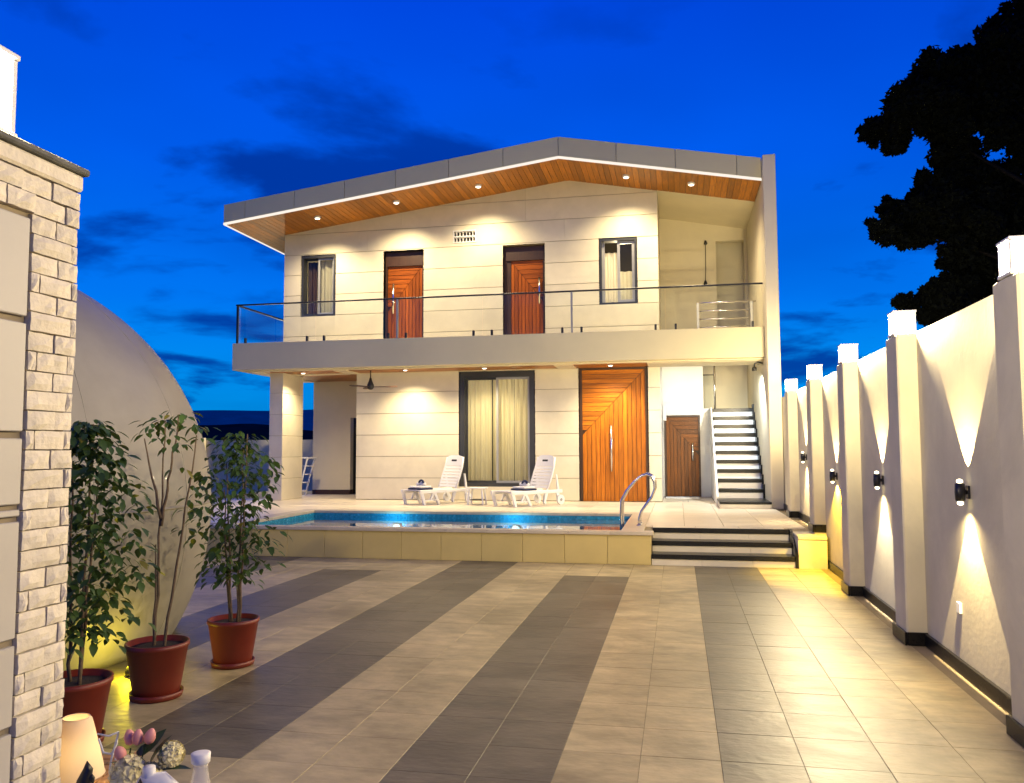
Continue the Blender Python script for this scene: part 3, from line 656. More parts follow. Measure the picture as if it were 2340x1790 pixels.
# vent block with two rows of openings
v_ = empty('wall_vent', (-4.715, YF, 6.31), parent=house)
obj('vent_back', MB().box(-4.978, -4.452, YF + .12, YF + .14, 6.312, 6.598), M['dark'], v_)
obj('vent_frame', MB().box(-4.98, -4.45, YF - .012, YF + .1, 6.31, 6.335).box(-4.98, -4.45, YF - .012, YF + .1, 6.575, 6.60).box(-4.98, -4.45, YF - .01, YF + .1, 6.442, 6.468).box(-4.98, -4.965, YF - .012, YF + .1, 6.335, 6.575).box(-4.465, -4.45, YF - .012, YF + .1, 6.335, 6.575), M['white'], v_)
for k in range(1, 7):
    x = -4.98 + 0.53 * k / 7
    for z0, z1 in ((6.336, 6.441), (6.469, 6.574)): obj('vent_slat', MB().box(x - .006, x + .006, YF + .0, YF + .09, z0, z1), M['white'], v_)

# ---- stairs on the right
st = empty('staircase', (1.24, 17.4, 0.45), parent=house)
rise, run = 0.192, 0.228
obj('plinth', MB().cbox(0.76, 1.698, 16.22, 17.62, 0.44, 0.535, 0.006), M['riser'], st)
obj('plinth_top', MB().cbox(0.75, 1.698, 16.20, 17.60, 0.538, 0.58, 0.006), M['granite'], st)
for k in range(1, 11):
    y = 17.4 + run * (k - 1); z = 0.58 + rise * k
    obj('tread', MB().cbox(0.79, 1.66, y - .02, y + run + .02, z - .075, z, 0.004), M['granite'], st)
    obj('riser', MB().box(0.795, 1.655, y + .005, y + .03, z - rise + .001, z - .076), M['white'], st)
    obj('wall_stringer', MB().box(1.662, 1.697, y - .02, y + run - .021, z - rise, z + .09), M['granite'], st)
obj('stair_wall', MB().prism([(17.3, 0.45), (20.0, 0.45), (20.0, 2.53), (19.6, 2.53), (17.3, 0.62)], 'x', 0.745, 0.785), M['white'], st)
obj('landing', MB().box(0.786, 1.697, 19.68, 21.0, 2.40, 2.50), M['riser'], st)
obj('landing_wall', MB().box(-0.5, 1.697, 21.0, 21.1, 2.4, 3.9), M['plaster'], st)
lg = obj('landing_glass', MB().box(0.62, 0.83, 19.93, 19.94, 2.55, 3.35), M['bglass'], st)
obj('landing_post', MB().tube([(0.86, 19.92, 2.5), (0.86, 19.92, 3.55)], 0.025, 10), M['chrome'], st, True)
obj('landing_rail', MB().tube([(0.60, 19.92, 3.32), (0.85, 19.92, 3.32)], 0.012, 8), M['black'], st, True)
# guard rail at the top of the stairs
gr = empty('stair_guard_rail', (1.05, 18.3, 3.98), parent=house)
for x in (0.47, 1.60): obj('post', MB().cbox(x - .03, x + .03, 18.27, 18.33, 3.96, 4.76, .008), M['steel'], gr)
for i, z in enumerate((4.76, 4.58, 4.40, 4.22)): obj('rail', MB().tube([(0.44 if i == 0 else .5, 18.3, z), (1.69 if i == 0 else 1.57, 18.3, z)], 0.022 if i == 0 else 0.014, 10), M['chrome'], gr, True)

# ---- balcony balustrade
bal = empty('balustrade', (-4, 16.86, 3.98), parent=house)
YB = 16.86
obj('handrail', MB().cbox(-9.74, 1.697, YB - .022, YB + .022, 4.845, 4.878, 0.005).box(-9.74, -9.697, YB + .023, 20.5, 4.845, 4.878), M['black'], bal)
xs = [-9.70, -7.81, -5.92, -4.02, -2.12, -0.21, 1.69]
for i, (a, b) in enumerate(zip(xs, xs[1:])):
    obj('glass_panel', MB().box(a + .012, b - .012, YB - .006, YB + .006, 4.0, 4.843), M['bglass'], bal)
    for x in (a + .2, b - .2):
        obj('spigot', MB().cbox(x - .022, x + .022, YB - .03, YB + .03, 3.986, 4.11, 0.006), M['black'], bal)
for k in range(2): obj('glass_panel', MB().box(-9.724, -9.712, YB + .03 + 1.8 * k, YB + 1.8 + 1.8 * k, 4.0, 4.843), M['bglass'], bal)
for x in (-9.70, -5.92, -2.12): obj('post', MB().box(x - .02, x + .02, YB - .024, YB + .018, 3.985, 4.844), M['framel'] if x > -9 else M['black'], bal)

# ---- downlights
for x, y in ((-7.95, 17.18), (-6.07, 17.18), (-4.19, 17.18), (-0.98, 17.18), (0.36, 17.18)):
    z = soff(x)
    d = obj('downlight', MB().lathe([(0.055, z - .05), (0.075, z - .045), (0.075, z + .005)], x, y, 20), M['white'], house, True)
    obj('lens', MB().lathe([(0.05, z - .056), (0.05, z - .051)], x, y, 20), M['spotface'], d)
    lamp('SPOT', (x, y, z - .08), 370, WARM, d, (0, 0.06, -1), 132, 1.0, 0.04)
for x, y, pw in ((-8.4, 17.5, 220), (-5.9, 17.35, 270), (-4.1, 17.35, 270), (-1.38, 17.42, 270)):
    z = 3.362
    d = obj('downlight', MB().lathe([(0.045, z - .02), (0.06, z - .018), (0.06, z)], x, y, 20), M['white'], house, True)
    obj('lens', MB().lathe([(0.04, z - .026), (0.04, z - .021)], x, y, 20), M['spotface'], d)
    lamp('SPOT', (x, y, z - .05), pw, WARM, d, (0, 0.06, -1), 134, 1.0, 0.035)

# wall lamp on a bent arm, lights the stair foot
gl = empty('wall_lamp', (1.70, 17.2, 3.3), 'small bent arm wall lamp under the balcony above the stairs', 'wall lamp')
obj('arm', MB().tube([(1.698, 17.2, 3.30), (1.60, 17.2, 3.32), (1.54, 17.2, 3.29), (1.53, 17.2, 3.22)], 0.018, 10), M['black'], gl, True)
obj('lamp_head', MB().lathe([(0.025, 3.23), (0.045, 3.21), (0.05, 3.15), (0.03, 3.148)], 1.53, 17.2, 16), M['black'], gl, True)
lamp('SPOT', (1.50, 17.2, 3.13), 300, COOL, gl, (-0.35, 0.5, -1), 150, 0.5, 0.05)

# ceiling fan
fan = empty('ceiling_fan', (-6.73, 17.4, 3.45), 'bronze ceiling fan hanging under the balcony left of the window', 'ceiling fan')
obj('rod', MB().tube([(-6.73, 17.4, 3.45), (-6.73, 17.4, 3.05)], 0.014, 10), M['woodd'], fan, True)
obj('motor', MB().lathe([(0.02, 3.20), (0.035, 3.14), (0.075, 3.04), (0.08, 2.99), (0.05, 2.94), (0.015, 2.93)], -6.73, 17.4, 20), M['black'], fan, True)
for k in range(3):
    a = 0.1 + 2 * PI * k / 3
    ca, sa = math.cos(a), math.sin(a)
    P_ = [(0.07, -.03), (0.5, -.055), (0.62, -.02), (0.60, .02), (0.45, .05), (0.07, .03)]
    mb = MB(); n = len(P_)
    mb.v = [(-6.73 + r * ca - t * sa, 17.4 + r * sa + t * ca, 3.0 + t * 0.2) for r, t in P_] + [(-6.73 + r * ca - t * sa, 17.4 + r * sa + t * ca, 2.99 + t * 0.2) for r, t in P_]
    mb.f = [tuple(range(n)), tuple(reversed(range(n, 2 * n)))] + [(i, i + n, (i + 1) % n + n, (i + 1) % n) for i in range(n)]
    obj('blade', mb, M['woodd'], fan)

# hanging cable with bulb holder in the upper stair recess
cb = empty('hanging_cable', (0.73, 20.15, 6.55), 'thin cable with small holder hanging on the upper stair wall', 'cable')
obj('wire', MB().tube([(0.73, 20.17, 6.5), (0.725, 20.17, 6.0), (0.71, 20.17, 5.6)], 0.008, 6), M['black'], cb)
obj('holder', MB().lathe([(0.03, 6.5), (0.045, 6.53), (0.02, 6.6)], 0.73, 20.16, 10), M['black'], cb)
obj('plug', MB().lathe([(0.02, 5.50), (0.05, 5.54), (0.02, 5.62)], 0.71, 20.16, 10), M['black'], cb)
# white meter box beside the store door
bx = empty('wall_box', (-0.33, 19.9, 2.4), 'narrow white electrical box on the wall beside the small wooden door', 'electrical box')
obj('case', MB().cbox(-0.355, -0.27, 19.93, 19.998, 2.25, 2.62, 0.008), M['plastic'], bx); obj('conduit', MB().tube([(-0.34, 19.975, 1.9), (-0.34, 19.975, 2.25)], 0.010, 8), M['plastic'], bx)

# ladder leaning beside the pier
ld = empty('step_ladder', (-9.35, 19.3, 0.45), 'white folding ladder leaning behind the corner pier', 'ladder')
for s_ in (0, 1):
    dx_ = 0.0; yy = 19.0 + 0.4 * s_
    obj('stile', MB().tube([(-9.22, yy, 0.46), (-8.98 , yy, 1.38)], 0.022, 6), M['plastic'], ld)
for k in range(4):
    t = (k + .6) / 4.4
    obj('rung', MB().cbox(-9.30 + .24 * t, -9.18 + .24 * t, 19.02, 19.38, 0.46 + .9 * t - .012, 0.46 + .9 * t + .012, 0.003), M['plastic'], ld)
obj('shelf', MB().cbox(-9.30, -8.93, 18.98, 19.42, 1.38, 1.41, 0.004), M['plastic'], ld)

# ================================================================== BOUNDARY WALLS
bw_ = empty('boundary_wall', (1.94, 9, 0), 'long white boundary wall with pillars along the right side', 'wall')
PIL = [2.45, 4.80, 7.30, 9.58, 11.90, 14.32, 16.75]
XW, XP = 1.945, 1.79
for a, b in zip(PIL, PIL[1:]):
    zb = 0.45 if a > 11.8 else 0.0
    obj('wall_panel', MB().box(XW, XW + .2, a + .36, b - .002, -0.05, 2.55), M['wallw'], bw_)
    obj('skirting', MB().cbox(XW - .028, XW - .001, a + .37, b - .025, zb, zb + .10, 0.003), M['granite'], bw_)
for i, y in enumerate(PIL[:-1]):
    zb = 0.45 if y > 11.8 else 0.0
    p = obj('pillar', MB().cbox(XP, XW + .22, y, y + .358, -0.05, 2.535, 0.012), M['wallw'], bw_)
    obj('pillar_skirting', MB().cbox(XP - .022, XP - .001, y - .022, y + .38, zb, zb + .105, 0.004).cbox(XP, XW, y - .022, y - .001, zb, zb + .105, 0.004), M['granite'], p)
obj('wall_panel', MB().box(XW, XW + .2, PIL[-1], 24, -0.05, 2.55), M['wallw'], bw_)
# plug socket low on the wall
sk = obj('wall_socket', MB().cbox(XW - .018, XW - .0005, 6.42, 6.50, 0.42, 0.50, 0.005), M['plastic']); tag(sk, 'small white socket low on the nearest bay of the boundary wall', 'socket')

def lantern(x, y, z, s, h, label, power=800):
    t = empty('pillar_lantern', (x, y, z), label, 'lantern', 'square lanterns on top of the pillars')
    obj('base_plate', MB().cbox(x - s / 2 - .015, x + s / 2 + .015, y - s / 2 - .015, y + s / 2 + .015, z, z + .02, 0.004), M['white'], t)
    obj('diffuser', MB().cbox(x - s / 2 + .004, x + s / 2 - .004, y - s / 2 + .004, y + s / 2 - .004, z + .021, z + h - .02, 0.01), M['lantern'], t)
    for sx in (-1, 1):
        for sy in (-1, 1):
            obj('corner_post', MB().box(x + sx * s / 2 - .008, x + sx * s / 2 + .008, y + sy * s / 2 - .008, y + sy * s / 2 + .008, z + .021, z + h - .02), M['white'], t)
    obj('lid', MB().cbox(x - s / 2 - .015, x + s / 2 + .015, y - s / 2 - .015, y + s / 2 + .015, z + h - .018, z + h, 0.004), M['white'], t)
    lamp('POINT', (x, y, z + h * .55), power, LANT, t, radius=0.05)
    return t
labs = {4.80: 'square lantern on the nearest boundary pillar, partly cut by the frame', 7.30: 'square lantern on the second nearest boundary pillar', 9.58: 'square lantern on the middle boundary pillar',
        11.90: 'square lantern on the boundary pillar that stands on the deck edge', 14.32: 'farthest square lantern, on the boundary pillar beside the house'}
lantern(1.885, 2.63, 2.54, 0.16, 0.21, 'square lantern on the boundary pillar beside the camera, outside the picture')
for y, l in labs.items(): lantern(1.885, y + .18, 2.54, 0.16, 0.21, l)

# up and down wall lights
def wall_wash(o, cutoff_sign=1.0):
    """reflector profile: strongest along the wall, nothing into the room"""
    l = o.data; l.use_nodes = True; t = l.node_tree; t.nodes.clear()
    n = lambda k, **a: [x for x in [t.nodes.new(k)] if [setattr(x, q, w) for q, w in a.items()] or True][0]
    out = n('ShaderNodeOutputLight'); em = n('ShaderNodeEmission'); tcn = n('ShaderNodeTexCoord'); nm = n('ShaderNodeVectorMath', operation='NORMALIZE'); t.links.new(tcn.outputs['Normal'], nm.inputs[0])
    wl = o.rotation_euler.to_matrix().transposed() @ Vector((1, 0, 0))
    d = n('ShaderNodeVectorMath', operation='DOT_PRODUCT'); t.links.new(nm.outputs[0], d.inputs[0]); d.inputs[1].default_value = wl * cutoff_sign
    mxx = n('ShaderNodeMath', operation='MAXIMUM'); t.links.new(d.outputs['Value'], mxx.inputs[0]); mxx.inputs[1].default_value = 0.0
    ad = n('ShaderNodeMath', operation='ADD'); t.links.new(mxx.outputs[0], ad.inputs[0]); ad.inputs[1].default_value = 0.05
    pw = n('ShaderNodeMath', operation='POWER'); t.links.new(ad.outputs[0], pw.inputs[0]); pw.inputs[1].default_value = -1.25
    room = n('ShaderNodeMapRange', interpolation_type='SMOOTHSTEP'); t.links.new(d.outputs['Value'], room.inputs[0]); room.inputs[1].default_value = 0.0; room.inputs[2].default_value = 0.028
    mu = n('ShaderNodeMath', operation='MULTIPLY'); t.links.new(pw.outputs[0], mu.inputs[0]); t.links.new(room.outputs[0], mu.inputs[1])
    m2 = n('ShaderNodeMath', operation='MULTIPLY'); t.links.new(mu.outputs[0], m2.inputs[0]); m2.inputs[1].default_value = 0.06
    t.links.new(m2.outputs[0], em.inputs['Strength']); t.links.new(em.outputs[0], out.inputs[0])
def sconce(y, z, label, cup, cdn, pu, pd):
    t = empty('wall_sconce', (XW, y, z), label, 'wall light', 'up and down lights on the boundary wall')
    xc = XW - .058
    obj('back_plate', MB().cbox(XW - .015, XW - .0005, y - .028, y + .028, z - .045, z + .045, 0.004), M['black'], t)
    obj('arm', MB().tube([(XW - .014, y, z), (xc + .02, y, z)], .014, 10), M['black'], t, True)
    obj('body', MB().lathe([(0.018, z - .062), (0.031, z - .058), (0.034, z), (0.031, z + .058), (0.018, z + .062)], xc, y, 16), M['black'], t, True)
    for s_, c, pw in ((1, cup, pu), (-1, cdn, pd)):
        pr_ = [(0.010, z + s_ * .062), (0.021, z + s_ * .068), (0.020, z + s_ * .082), (0.006, z + s_ * .09)]
        obj('lens', MB().lathe(pr_ if s_ > 0 else pr_[::-1], xc, y, 12), M['lensem'], t, True)
        low = c is YEL
        o = lamp('SPOT', (xc, y, z + s_ * .095), pw, c, t, (0.2 if low else 0.0, 0, s_), 120 if low else 70, 0.3 if low else 0.06, 0.006)
        if not low: wall_wash(o, SGN)
        if s_ < 0 and not low: lamp('SPOT', (xc - .01, y, z - .10), 34, W1, t, (-0.35, 0, -1), 150, 1.0, 0.02)
SGN = 1.0
W1 = (1.0, 0.76, 0.40)
sconce(6.18, 1.29, 'up and down wall light on the bay nearest the camera, beams wide', W1, W1, 250, 250)
sconce(8.60, 1.28, 'up and down wall light on the second bay from the front', W1, (1, .86, .68), 250, 250)
sconce(10.98, 1.24, 'wall light with a yellow lower beam above the yellow block', W1, YEL, 250, 150)
sconce(13.45, 1.45, 'up and down wall light on the bay beside the deck', W1, W1, 235, 235)

# far compound wall with one lantern
fwall = empty('far_wall', (-14, 24, 0), 'low white compound wall far behind the corner pier', 'wall')
for k in range(6):
    obj('wall_panel', MB().box(-27 + 2.9 * k + .003, -24.1 + 2.9 * k - .003, 24.6, 24.8, -0.05, 1.92), M['wallw'], fwall)
    obj('pillar', MB().cbox(-27.2 + 2.9 * k, -26.8 + 2.9 * k, 24.45, 24.597, -0.05, 2.0, 0.01), M['wallw'], fwall)
lantern(-12.45, 24.6, 2.0, 0.24, 0.30, 'distant small lantern glowing on the far wall behind the right potted plant', 800)

# ================================================================== GATE PILLAR (left foreground)
gp = empty('gate_pillar', (-2.25, 1.9, 0), 'stone clad gate pillar with smooth panels at the left edge', 'gate pillar')
XG = -1.90; YG = 2.32
obj('pillar_core', MB().box(-2.6, XG - .028, 0.9, YG - .02, -0.05, 2.44), M['mortar'], gp)
def stone(y0, y1, z0, z1):
    """rough split-face stone on the face X = XG"""
    p = random.uniform(0.002, 0.011); mb = MB(); g = 0.0022
    n = 5; vs = []
    for i in range(n):
        for j in range(4):
            ty, tz = i / (n - 1), j / 3
            e_ = (i in (0, n - 1)) or (j in (0, 3))
            x = XG - (0.006 if e_ else 0.0) + p - 0.01 + random.uniform(-.003, .004) * (0.4 if e_ else 1)
            vs.append((x, y0 + g + (y1 - y0 - 2 * g) * ty + (random.uniform(-.003, .003) if 0 < i < n - 1 else random.uniform(-.0012, .0012)), z0 + g + (z1 - z0 - 2 * g) * tz + (random.uniform(-.002, .002) if 0 < j < 3 else random.uniform(-.0010, .0010))))
    fs_ = [(i * 4 + j, i * 4 + 4 + j, i * 4 + 5 + j, i * 4 + 1 + j) for i in range(n - 1) for j in range(3)]
    o_ = len(vs); bk = XG - .03
    ring = [i * 4 for i in range(n)] + [(n - 1) * 4 + j for j in (1, 2, 3)] + [i * 4 + 3 for i in range(n - 2, -1, -1)] + [2, 1]
    for r in ring: vs.append((bk, vs[r][1], vs[r][2]))
    for k in range(len(ring)): fs_.append((ring[k], o_ + k, o_ + (k + 1) % len(ring), ring[(k + 1) % len(ring)]))
    mb.v = vs; mb.f = [tuple(reversed(f)) if False else f for f in fs_]
    return obj('stone_tile', mb, M['stone'], gp)
CH = 0.0598; ztop = 2.44; k = 0
while ztop - CH * (k + 1) > 0.15:
    z1 = ztop - CH * k; z0 = z1 - CH
    ys = 2.125 if k >= 2 else 1.55
    if k >= 2:
        sp = YG - (0.088 if k % 2 == 0 else random.choice([0.03, 0.028, 0.035])) + random.uniform(-.006, .006)
        js = [ys, sp, YG]
        if k % 4 == 1: js = [ys, ys + .035, sp, YG]
    else: js = [1.55, 1.72, 1.87, 2.02, 2.13, 2.26, YG] if k % 2 else [1.55, 1.66, 1.80, 1.95, 2.08, 2.20, YG]
    for a, b in zip(js, js[1:]): stone(a, b, z0, z1)
    k += 1
# recessed smooth panels with open joints
zz = [2.305, 2.02, 1.60, 1.56, 1.40, 1.375, 0.93, 0.72, 0.3]
zz = [(2.00, 2.305), (1.655, 1.985), (1.44, 1.64), (1.405, 1.43), (1.05, 1.395), (0.80, 1.035), (0.45, 0.785)]
for a, b in zz: obj('smooth_panel', MB().cbox(XG - .03, XG - .010, 1.2, 2.118, a + .003, b - .003, 0.003), M['smooth'], gp)
obj('coping_band', MB().cbox(-2.62, XG + .004, 0.9, YG + .004, 2.443, 2.497, 0.008), M['stone'], gp)
obj('coping_slab', MB().cbox(-2.65, XG + .016, 0.9, YG + .018, 2.499, 2.522, 0.006), M['cap'], gp)
lantern(-2.03, 1.95, 2.524, 0.20, 0.26, 'square lantern on the stone gate pillar at the upper left', 1100)

# ================================================================== DOME
dm = empty('dome_tent', (-6.05, 5.75, 0), 'large white spherical dome behind the potted plants', 'dome')
DC, DR = Vector((-6.05, 5.75, 1.09)), 2.18
mb = MB(); nu, nv = 96, 60
prof = []
for j in range(nv + 1):
    t = -math.asin(1.09 / DR) + (PI / 2 - 0.01 + math.asin(1.09 / DR)) * j / nv
    prof.append((DR * math.cos(t), DC.z + DR * math.sin(t)))
mb.lathe(prof, DC.x, DC.y, nu)
obj('shell', mb, M['dome'], dm, True)
ring = [(DC.x + (DR + .004) * math.cos(2 * PI * k / 96), DC.y + (DR + .004) * math.sin(2 * PI * k / 96), 1.15) for k in range(97)]
obj('seam', MB().tube(ring, 0.012, 6, False), M['dome'], dm, True)
for k in range(14):
    a = 2 * PI * (k + .3) / 14
    obj('weld', MB().tube([(DC.x + (r + .001) * math.cos(a), DC.y + (r + .001) * math.sin(a), z) for r, z in prof[::3]], 0.0045, 5, False), M['dome'], dm, True)
ul = empty('ground_uplight', (-3.83, 5.34, 0), 'small yellow ground light between the dome and the potted plants', 'ground light')
obj('housing', MB().lathe([(0.05, 0.002), (0.06, 0.03), (0.045, 0.07)], -3.83, 5.34, 16), M['black'], ul, True)
obj('lens', MB().lathe([(0.04, 0.071), (0.035, 0.08)], -3.83, 5.34, 16), emis('uplight_lens', YEL, 6), ul, True)
lamp('POINT', (-3.86, 5.32, 0.10), 6, (1.0, 0.80, 0.02), ul, radius=0.03)

# ================================================================== POT PLANTS
def leaf_mesh(name, L, Wd, m_):
    pr_ = [(0, 0.0), (0.25, 0.8), (0.5, 1.0), (0.78, 0.62), (1.0, 0.0)]
    mb = MB(); V = []
    for t, w in pr_:
        z = -0.28 * L * t * t
        V += [(L * t, -Wd * w / 2, z + 0.10 * Wd * w), (L * t, 0, z), (L * t, Wd * w / 2, z + 0.10 * Wd * w)]
    F = []
    for i in range(len(pr_) - 1):
        F += [(i * 3, i * 3 + 3, i * 3 + 4, i * 3 + 1), (i * 3 + 1, i * 3 + 4, i * 3 + 5, i * 3 + 2)]
    me = bpy.data.meshes.new(name); me.from_pydata(V, [], F); me.materials.append(m_)
    me.polygons.foreach_set('use_smooth', [True] * len(F)); return me
LEAF = [leaf_mesh('leaf', 0.078, 0.040, M['leaf']), leaf_mesh('leaf', 0.066, 0.036, M['leaf']), leaf_mesh('leaf', 0.055, 0.027, M['leaf'])]
LEAFY = leaf_mesh('leaf', 0.07, 0.036, M['leafy'])
def pot_plant(x, y, label, stems, clusters, rp=0.198, hp=0.355):
    """stems: point lists; clusters: (point, radius, n leaves) relative to the pot base"""
    t = empty('potted_plant', (x, y, 0), label, 'potted plant', 'plants in terracotta pots before the dome')
    pot = obj('pot', MB().lathe([(rp * .70, 0.022), (rp * .72, 0.03), (rp * .955, hp * .90), (rp * .985, hp * .91), (rp, hp * .93), (rp, hp), (rp * .93, hp), (rp * .90, hp - .045), (rp * .2, hp - .045)], x, y, 40), M['terra'], t, True)
    obj('saucer', MB().lathe([(rp * .70, 0.001), (rp * .80, 0.004), (rp * .84, 0.042), (rp * .80, 0.042), (rp * .77, 0.012), (rp * .1, 0.012)], x, y, 40), M['terra'], pot, True)
    obj('soil', MB().lathe([(rp * .91, hp - .06), (rp * .90, hp - .035), (rp * .5, hp - .028), (0.01, hp - .026)], x, y, 30), M['soil'], pot, True)
    for s_ in stems:
        n = len(s_); obj('stem', MB().tube([(x + p[0], y + p[1], p[2]) for p in s_], [0.011 * (1 - 0.65 * i / (n - 1)) for i in range(n)], 7), M['bark'], t, True)
    cnt = 0; rest = []
    order = list(clusters); random.shuffle(order)
    for (p, R_, nl) in order:
        a0 = random.uniform(0, 6.28)
        for k in range(nl):
            a = a0 + 2 * PI * k / nl + random.uniform(-.4, .4); r0 = R_ * random.uniform(0.15, 1.0)
            q = Vector((x + p[0] + r0 * math.cos(a), y + p[1] + r0 * math.sin(a), p[2] + random.uniform(-.018, .018) - 0.25 * r0))
            me = LEAFY if random.random() < 0.04 else random.choice(LEAF)
            if cnt >= 290:
                rest.append((me, q, (random.uniform(-.35, .35), random.uniform(0.05, 0.75), a + random.uniform(-.5, .5)), random.uniform(.8, 1.2))); continue
            o = link(bpy.data.objects.new('leaf', me)); o.parent = t; o.location = q - WL[t.name]
            o.rotation_euler = (random.uniform(-.35, .35), random.uniform(0.05, 0.75), a + random.uniform(-.5, .5)); sc = random.uniform(.8, 1.2); o.scale = (sc, sc, sc); cnt += 1
    if rest:
        from mathutils import Euler
        mb = MB()
        for me, q, e_, s_ in rest:
            Mx = Matrix.Translation(q) @ Euler(e_).to_matrix().to_4x4() @ Matrix.Scale(s_, 4)
            mb.add([Mx @ v.co for v in me.vertices], [tuple(p.vertices) for p in me.polygons])
        obj('inner_leaves', mb, M['leaf'], t, True)['kind'] = 'stuff'
    return t
def bushy(z0, z1, n, rad, stems, seed, lean=(0, 0)):
    random.seed(seed); c = []
    for i in range(n):
        t = (i + .5) / n; z = z0 + (z1 - z0) * t
        rr = rad * (0.45 + 0.75 * math.sin(PI * min(1, 0.15 + 0.85 * t)) ** 0.8) * (1.0 if t < .85 else .7)
        a = i * 2.399 + random.uniform(-.4, .4); r = rr * random.uniform(0.15, 0.85)
        c.append(((lean[0] * t + r * math.cos(a), lean[1] * t + r * math.sin(a), z), 0.10, 6))
    return c
def twigs(stems, clusters):
    """thin side shoots from the nearest stem to each leaf cluster"""
    out = []
    for (p, R_, n) in clusters:
        best = None
        for s_ in stems:
            for q in s_:
                if q[2] < p[2] - 0.02 and (best is None or (Vector(q) - Vector(p)).length < (Vector(best) - Vector(p)).length): best = q
        if best: out.append([best, ((best[0] + p[0]) / 2, (best[1] + p[1]) / 2, best[2] + 0.7 * (p[2] - best[2])), p])
    return out
def wob(x0, y0, x1, y1, z1, n=9, z0=0.27, seed=0):
    r_ = random.Random(seed); return [(x0 + (x1 - x0) * i / n + r_.uniform(-.008, .008), y0 + (y1 - y0) * i / n + r_.uniform(-.008, .008), z0 + (z1 - z0) * i / n) for i in range(n + 1)]
s1 = [wob(.03, 0, .10, .02, 1.45, seed=1), wob(-.04, .02, -.02, -.05, 1.6, seed=2), wob(.06, -.03, .03, .05, 1.75, seed=3)]
c1 = bushy(0.58, 1.78, 230, 0.36, s1, 5, (0.03, 0))
pot_plant(-3.28, 4.06, 'dense leafy plant in a terracotta pot beside the stone pillar, lowest pot in view', s1 + [], c1)
s2 = [wob(-.02, 0, .0, .02, 1.80, 12, seed=4), wob(.04, .0, .22, .05, 1.70, 12, seed=6), wob(-.02, 0, -.03, .0, 0.98, 6, seed=8), wob(.0, .01, .12, .0, 1.83, 12, z0=1.1, seed=9), wob(.0, .0, -.16, .03, 1.68, 6, z0=1.15, seed=10)]
c2 = [((-.08, 0, 1.80), .10, 8), ((.03, .02, 1.80), .12, 8), ((.18, 0, 1.78), .10, 7), ((.12, .03, 1.66), .10, 6), ((-.02, 0, 1.83), .12, 8), ((.08, .03, 1.86), .10, 7), ((.14, 0, 1.84), .09, 6), ((-.14, .03, 1.72), .08, 6), ((.06, -.04, 1.70), .09, 6), ((.23, .05, 1.76), .09, 7), ((.26, .04, 1.68), .07, 5), ((.0, .05, 1.62), .08, 5), ((-.05, 0, 1.76), .1, 6),
      ((.20, .02, 1.22), .10, 7), ((.30, .03, 1.25), .07, 5), ((.22, 0, 1.38), .05, 3), ((.12, .02, 1.48), .05, 3), ((-.10, 0, .76), .05, 7), ((-.06, -.02, .80), .04, 5)]
random.seed(21)
pot_plant(-3.36, 4.92, 'tall sparse plant with bare stems in the middle terracotta pot', s2, c2)
s3 = [wob(-.03, 0, -.12, .03, 1.3, seed=11), wob(-.02, .01, -.06, -.03, 1.5, seed=12), wob(.03, 0, .05, .02, 1.6, seed=13), wob(.04, .01, .10, -.02, 1.72, seed=14)]
c3 = bushy(0.64, 1.74, 150, 0.35, s3, 9)
pot_plant(-3.29, 5.74, 'bushy plant in a terracotta pot farthest from the stone pillar', s3, c3, 0.188, 0.345)
random.seed(3)

